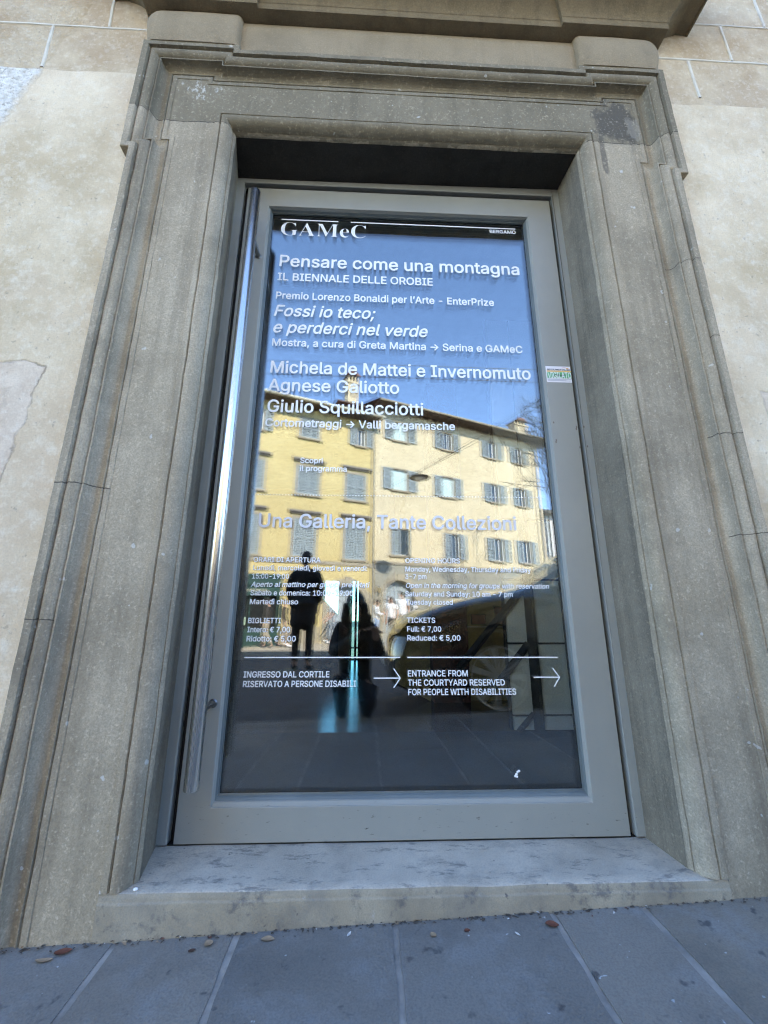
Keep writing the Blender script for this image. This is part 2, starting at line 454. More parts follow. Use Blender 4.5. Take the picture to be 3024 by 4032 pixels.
SL = [-9]
edges = [-.863, -.62, -.376, -.043, .2925, .498, .83]
xs = [-9.0]
while xs[-1] < -1.2: xs.append(xs[-1] + rnd.uniform(.24, .46))
xs = [x for x in xs if x < -1.05] + edges
while xs[-1] < 9: xs.append(xs[-1] + rnd.uniform(.24, .46))
pv = MB()
pv.cur = 1
sheet(pv, [-12, -9, -1, 0, 1, 9, 12], [-1.60, -.8, -.1], -.0022)
pv.cur = 0
for a, b in zip(xs, xs[1:]):
    ycut = -.9 - rnd.random() * .5
    for y0, y1 in ((-.150, ycut), (ycut, -1.60)):
        g = rnd.uniform(.004, .010); z = rnd.uniform(-.0006, .0012)
        a2, b2, c2, d2 = a + g, b - g, y0 - .008, y1 + .008
        top = [(a2, c2), (a2, d2), (b2, d2), (b2, c2)]
        pv.cur = rnd.choice((0, 2, 3))
        n_ = 14; edge_ = []
        for (ax, ay), (bx, by) in zip(top, top[1:] + top[:1]):
            for i_ in range(n_):
                x_, y_ = ax + (bx - ax) * i_ / n_, ay + (by - ay) * i_ / n_; w_ = noise.noise(Vector((x_ * 14, y_ * 14, a * 3))) * .004
                edge_.append((x_ + w_, y_ + w_))
        t3 = [(x, y, gz(x, y) + z) for x, y in edge_]; top = edge_
        l3 = [(x, y, gz(x, y) - .02) for x, y in top]
        pv.poly(t3)
        for i in range(len(t3)):
            j = (i + 1) % len(t3)
            pv.poly([t3[i], l3[i], l3[j], t3[j]])
pv.build('pavement', [M['pave'], M['pave_joint'], M['pave2'], M['pave3']], kind='structure')
kb = MB()
for a in range(-12, 12):
    q = [(a + .004, -1.605), (a + .996, -1.605), (a + .996, -1.75), (a + .004, -1.75)]
    t3 = [(x, y, gz(x, y) + .002) for x, y in q]; l3 = [(x, y, gz(x, y) - .14) for x, y in q]
    kb.poly(t3)
    for i in range(4):
        j = (i + 1) % 4; kb.poly([t3[i], l3[i], l3[j], t3[j]])
kb.build('kerb', M['pave'], kind='structure', bevel=.006)
rdm = MB(); sheet(rdm, [-60, -9, 0, 9, 60], [-9.9, -6, -1.75], -.10)
rdm.build('road', M['asphalt'], kind='structure')
fp = MB(); sheet(fp, [-60, -9, 0, 9, 60], [-40, -20, -9.9], .0)
fp.poly([(-60, -9.9, gz(-60, -9.9)), (60, -9.9, gz(60, -9.9)), (60, -9.9, -1.3), (-60, -9.9, -1.3)])
fp.build('far_pavement', M['far_pave'], kind='structure')
tr = MB(); tr.poly([(-400, -400, -1.9), (400, -400, -1.9), (400, 400, -1.9), (-400, 400, -1.9)])
tr.build('terrain', M['earth'], kind='structure')
cy = MB(); cy.poly([(-15, 7.3, -.24), (15, 7.3, -.24), (15, 40, -.24), (-15, 40, -.24)])
cy.build('courtyard_ground', M['far_pave'], kind='structure')

# ------------------------------------------------------------------ the museum
MUS = empty('museum_building', (0, 0, 0), label='aged plaster museum building with a grey stone doorway and a glazed entrance door', cat='building')
WY = -.187
HT = 7.0
wl = MB()
wall_grid(wl, -14, 14, -1.4, HT, [(-.90, .93, -1.0, 2.53)], WY)
# finer front around the doorway is not needed: the relief comes from the material
wl.build('front_wall', M['wall'], MUS)
sh = MB()
sh.box(-14, -13.7, WY + .002, 7.3, -1.4, HT)
sh.box(13.7, 14, WY + .002, 7.3, -1.4, HT)
sh.box(-14.2, 14.2, WY - .12, 7.5, HT, HT + .15)
sh.build('roof', M['cornice'], MUS)

# ashlar joints of the upper courses, brought forward as thin lime mortar
mo = MB()
def strip(p, q, w):
    p, q = Vector((p[0], 0, p[1])), Vector((q[0], 0, q[1]))
    d = (q - p); L = d.length; d.normalize(); n = Vector((-d.z, 0, d.x))
    k = max(3, int(L / .05)); rows = [[], [], [], []]
    for i in range(k + 1):
        c = p + d * (L * i / k)
        wv = noise.noise(c * 9) * .004
        hw = w * (.5 + .22 * noise.noise(c * 14 + Vector((3, 0, 0))))
        c = c + n * wv
        for r_, o_, yy in ((0, -hw, WY + .001), (1, -hw * .6, WY - .003), (2, hw * .6, WY - .003), (3, hw, WY + .001)):
            rows[r_].append((c.x + n.x * o_, yy, c.z + n.z * o_))
    mo.grid(rows)
for s in ((-4, 2.695, -.94, 2.695), (1.0, 2.712, 4, 2.716), (-4, 2.462, -3, 2.462)):
    strip((s[0], s[1]), (s[2], s[3]), .011)
for s in ((-1.108, 2.70, -1.115, 2.98), (-1.300, 2.47, -1.306, 2.69), (1.135, 2.50, 1.128, 2.705), (1.312, 2.72, 1.306, 2.925), (1.50, 2.94, 1.497, 3.2),
          (-1.72, 2.70, -1.72, 2.98), (-1.95, 2.47, -1.95, 2.69), (1.8, 2.5, 1.8, 2.71)):
    strip(s[:2], s[2:], .013)
for s in ((-4, 2.98, -.96, 2.985), (1.0, 2.932, 4, 2.938), (-4, 3.25, 4, 3.25)):
    strip(s[:2], s[2:], .010)
mo.build('mortar_joint', M['mortar'], MUS)

# --- stone portal
POR = empty('stone_portal'); POR.parent = MUS
OP = [(-.610, -.35), (-.610, 2.25), (.646, 2.25), (.646, -.35)]
OPI = [(-.610, .0015), (-.610, 2.25), (.646, 2.25), (.646, .0015)]
FY = -.180
inner = [(0, -.138), (.001, -.146), (.004, -.152), (.0065, -.150), (.008, -.158), (.011, -.168), (.017, -.177), (.024, -.1825), (.031, -.1845), (.0380, -.184), (.0412, -.1765), (.0445, -.1830), (.060, -.1830), (.0612, FY)]
ar = MB()
sweep(ar, OPI, inner, jit=.0014)
BP = [(-.815, -.35), (-.815, 2.160), (-.843, 2.160), (-.843, 2.477), (-.700, 2.477), (-.700, 2.455), (.755, 2.455), (.755, 2.477), (.879, 2.477), (.879, 2.160), (.851, 2.160), (.851, -.35)]
outer = [(-.016, FY), (-.015, -.1822), (-.001, -.1822), (.002, -.1745), (.0050, -.1825), (.009, -.1795), (.016, -.1765), (.024, -.1765), (.031, -.181), (.0355, -.190), (.037, -.201), (.0372, -.2075), (.0412, -.2075), (.0415, -.1985), (.044, -.200), (.048, -.2085), (.055, -.2155), (.063, -.2185), (.069, -.2175), (.0742, -.2135), (.0768, -.2065), (.0794, -.2235), (.098, -.2235), (.100, -.2215), (.100, -.170)]
sweep(ar, BP, outer, jit=.0014)
def off(path, o):
    P = [Vector(p) for p in path]; nr = []
    for a, b in zip(P, P[1:]):
        d = (b - a).normalized(); nr.append(Vector((-d.y, d.x)))
    return [p + (nr[max(i - 1, 0)] + nr[min(i, len(nr) - 1)]) / (1 + nr[max(i - 1, 0)].dot(nr[min(i, len(nr) - 1)])) * o for i, p in enumerate(P)]
bi, oi = off(OP, .0612), off(BP, -.016)
loop = [(v.x, FY, v.y) for v in oi] + [(v.x, FY, v.y) for v in reversed(bi)]
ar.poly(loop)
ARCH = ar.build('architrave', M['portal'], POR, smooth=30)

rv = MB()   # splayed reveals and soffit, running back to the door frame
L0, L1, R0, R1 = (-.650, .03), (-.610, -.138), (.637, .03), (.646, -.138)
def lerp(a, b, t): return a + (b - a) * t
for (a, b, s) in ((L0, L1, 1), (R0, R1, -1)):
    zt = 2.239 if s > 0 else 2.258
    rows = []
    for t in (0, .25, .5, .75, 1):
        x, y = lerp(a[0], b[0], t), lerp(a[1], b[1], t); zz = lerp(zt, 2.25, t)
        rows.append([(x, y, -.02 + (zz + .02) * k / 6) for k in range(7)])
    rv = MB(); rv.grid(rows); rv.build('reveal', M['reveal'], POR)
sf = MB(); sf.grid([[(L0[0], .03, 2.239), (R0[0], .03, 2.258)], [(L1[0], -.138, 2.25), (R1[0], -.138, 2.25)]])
sf.build('soffit', M['black_stone'], POR)

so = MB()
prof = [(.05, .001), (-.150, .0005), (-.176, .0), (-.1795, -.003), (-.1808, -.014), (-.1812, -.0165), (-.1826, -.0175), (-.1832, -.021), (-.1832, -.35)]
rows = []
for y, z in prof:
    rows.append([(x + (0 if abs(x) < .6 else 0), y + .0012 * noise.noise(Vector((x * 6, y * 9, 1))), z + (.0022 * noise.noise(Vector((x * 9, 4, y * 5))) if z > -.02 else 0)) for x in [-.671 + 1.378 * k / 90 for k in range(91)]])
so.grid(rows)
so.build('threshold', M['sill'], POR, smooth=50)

fr = MB()
fr.grid([[(x, y, z) for x in (-.62, -.3, 0, .3, .66)] for y, z in ((-.2185, 2.5535), (-.2040, 2.556), (-.2045, 2.58), (-.2075, 2.62), (-.2090, 2.66), (-.2075, 2.70), (-.2040, 2.735), (-.19, 2.744))])
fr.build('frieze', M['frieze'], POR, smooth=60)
def cushion(x0, x1, outer_left):
    mb = MB(); rows = []
    for k in range(13):
        t = k / 12; z = 2.5745 + .170 * t
        bulge = math.sin(math.pi * min(1, .08 + t * .9)) ** .7
        yf = -.2185 - .020 * bulge
        grow = .016 * math.sin(math.pi * (.15 + .8 * t)); cut = .035 * max(0, (t - .78) / .22) ** 2.2
        a, b = x0 - (grow - cut if outer_left else 0), x1 + (0 if outer_left else grow - cut)
        rows.append([(a, -.18, z), (a, yf + .016, z), (a + .006, yf + .005, z), (a + .018, yf, z), ((a + b) / 2, yf - .0015, z), (b - .018, yf, z), (b - .006, yf + .005, z), (b, yf + .016, z), (b, -.18, z)])
    mb.grid(rows); mb.poly(rows[-1]); mb.poly(rows[0])
    return mb.build('frieze_block', M['frieze'], POR, smooth=50)
cushion(-.925, -.607, True); cushion(.655, .955, False)

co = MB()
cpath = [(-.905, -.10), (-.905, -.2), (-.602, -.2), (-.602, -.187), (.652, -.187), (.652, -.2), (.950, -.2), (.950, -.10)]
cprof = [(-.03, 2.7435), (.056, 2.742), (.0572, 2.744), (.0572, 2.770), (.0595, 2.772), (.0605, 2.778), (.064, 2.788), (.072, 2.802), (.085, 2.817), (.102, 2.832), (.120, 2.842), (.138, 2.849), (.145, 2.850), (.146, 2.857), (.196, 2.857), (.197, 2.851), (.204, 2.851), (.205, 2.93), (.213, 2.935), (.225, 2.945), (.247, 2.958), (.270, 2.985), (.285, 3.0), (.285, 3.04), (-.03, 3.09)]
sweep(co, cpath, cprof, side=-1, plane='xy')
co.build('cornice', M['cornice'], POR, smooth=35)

# --- door
DOOR = empty('entrance_door'); DOOR.parent = MUS
def frame_ring(mb, x0, x1, z0, z1, a, b, c, d, y0, y1):
    """rectangular ring: outer x0..x1,z0..z1, inner a..b,c..d, front y0, back y1"""
    mb.box(x0, a, y0, y1, z0, z1); mb.box(b, x1, y0, y1, z0, z1); mb.box(a, b, y0, y1, d, z1)
    if c > z0: mb.box(a, b, y0, y1, z0, c)
    return mb
ff = MB()
ff.box(-.652, -.6155, -.003, .075, .004, 2.262); ff.box(.6135, .642, -.003, .075, .004, 2.262); ff.box(-.6155, .6135, -.003, .075, 2.2215, 2.262)
ff.build('door_frame', M['door'], DOOR, bevel=.003)
gp = MB()
gp.box(-.6155, -.596, .022, .07, .002, 2.2215); gp.box(.596, .6135, .022, .07, .002, 2.2215); gp.box(-.6155, .6135, .022, .07, 2.197, 2.2215); gp.box(-.6155, .6135, .004, .07, .0005, .0045)
gp.build('door_seal', M['rubber'], DOOR)
lf = MB()
A, B, Cz, Dz = -.5135, .505, .0860, 2.112
O4 = [(-.6, .005), (.6, .005), (.6, 2.2), (-.6, 2.2)]; I4 = [(A, Cz), (B, Cz), (B, Dz), (A, Dz)]
for i in range(4):
    j = (i + 1) % 4
    for y_ in (0.0, .062): lf.poly([(O4[i][0], y_, O4[i][1]), (O4[j][0], y_, O4[j][1]), (I4[j][0], y_, I4[j][1]), (I4[i][0], y_, I4[i][1])])
    for Q_ in (O4, I4): lf.poly([(Q_[i][0], 0.0, Q_[i][1]), (Q_[j][0], 0.0, Q_[j][1]), (Q_[j][0], .062, Q_[j][1]), (Q_[i][0], .062, Q_[i][1])])
lf.build('leaf_frame', M['door'], DOOR, bevel=.0022)
bd = MB()
def ring_strip(mb, r0, r1):
    (a0, b0, c0, d0, y0), (a1, b1, c1, d1, y1) = r0, r1
    P = [(a0, y0, c0), (b0, y0, c0), (b0, y0, d0), (a0, y0, d0)]; Q = [(a1, y1, c1), (b1, y1, c1), (b1, y1, d1), (a1, y1, d1)]
    for i in range(4):
        j = (i + 1) % 4; mb.poly([P[i], P[j], Q[j], Q[i]])
rings = [(A - .001, B + .001, Cz - .001, Dz + .001, .003), (A + .003, B - .003, Cz + .009, Dz - .001, .009), (A + .004, B - .004, Cz + .010, Dz - .001, .014)]
for p, q in zip(rings, rings[1:]): ring_strip(bd, p, q)
bd.build('glazing_bead', M['door'], DOOR)
gk = MB()
rings = [(A + .004, B - .004, Cz + .010, Dz - .001, .014), (A + .007, B - .007, Cz + .016, Dz - .002, .018), (A + .008, B - .008, Cz + .019, Dz - .003, .024), (A + .010, B - .010, Cz + .022, Dz - .0045, .0245), (A + .010, B - .010, Cz + .022, Dz - .0045, .031)]
for p, q in zip(rings, rings[1:]): ring_strip(gk, p, q)
gk.build('gasket', M['bead'], DOOR)
GA, GB, GC, GD = A + .001, B - .001, Cz + .002, Dz - .001
p1 = MB(); p1.box(GA, GB, .030, .035, GC, GD); p1.build('glass_pane', M['pane'], DOOR)
p2 = MB(); p2.box(GA, GB, -.0025, .0025, GC - 1.1, GD - 1.1)
p2o = p2.build('glass_pane', M['pane'], DOOR)
p2o.location = (0, .0455, 1.1); p2o.rotation_euler = (R(.10), 0, R(.22))
spc = MB(); frame_ring(spc, GA, GB, GC, GD, GA + .010, GB - .010, GC + .010, GD - .010, .0352, .0425)
spc.build('spacer_bar', M['rubber'], DOOR)

PH = empty('pull_handle'); PH.parent = DOOR
hb = MB(); hx = -.5345; hy = -.095
hb.tube([(hx, hy, .160), (hx, hy, .162), (hx, hy, 2.054), (hx, hy, 2.056)], [.0165, .0178, .0178, .0165], 24)
hb.build('handle_bar', M['steel'], PH, smooth=50)
for z in (1.868, .337):
    st = MB(); st.tube([(hx, hy + .010, z), (hx, -.003, z), (hx, -.0005, z)], [.0085, .0085, .012], 14)
    st.build('handle_standoff', M['steel_dark'], PH, smooth=50)
ih = MB(); ih.tube([(-.548, .13, .25), (-.548, .13, 1.95)], .0178, 16)
for z in (1.80, .40): ih.tube([(-.548, .125, z), (-.548, .062, z)], .009, 10)
ih.build('inner_handle', M['steel_dark'], DOOR, smooth=50)
lk = MB(); lk.cur = 0; lk.box(-.560, -.5485, -.0022, -.0004, .822, .872); lk.cur = 1; lk.box(-.5585, -.5500, -.0034, -.0021, .826, .868)
lk.build('lock_cylinder', [M['brass'], M['rubber']], DOOR)

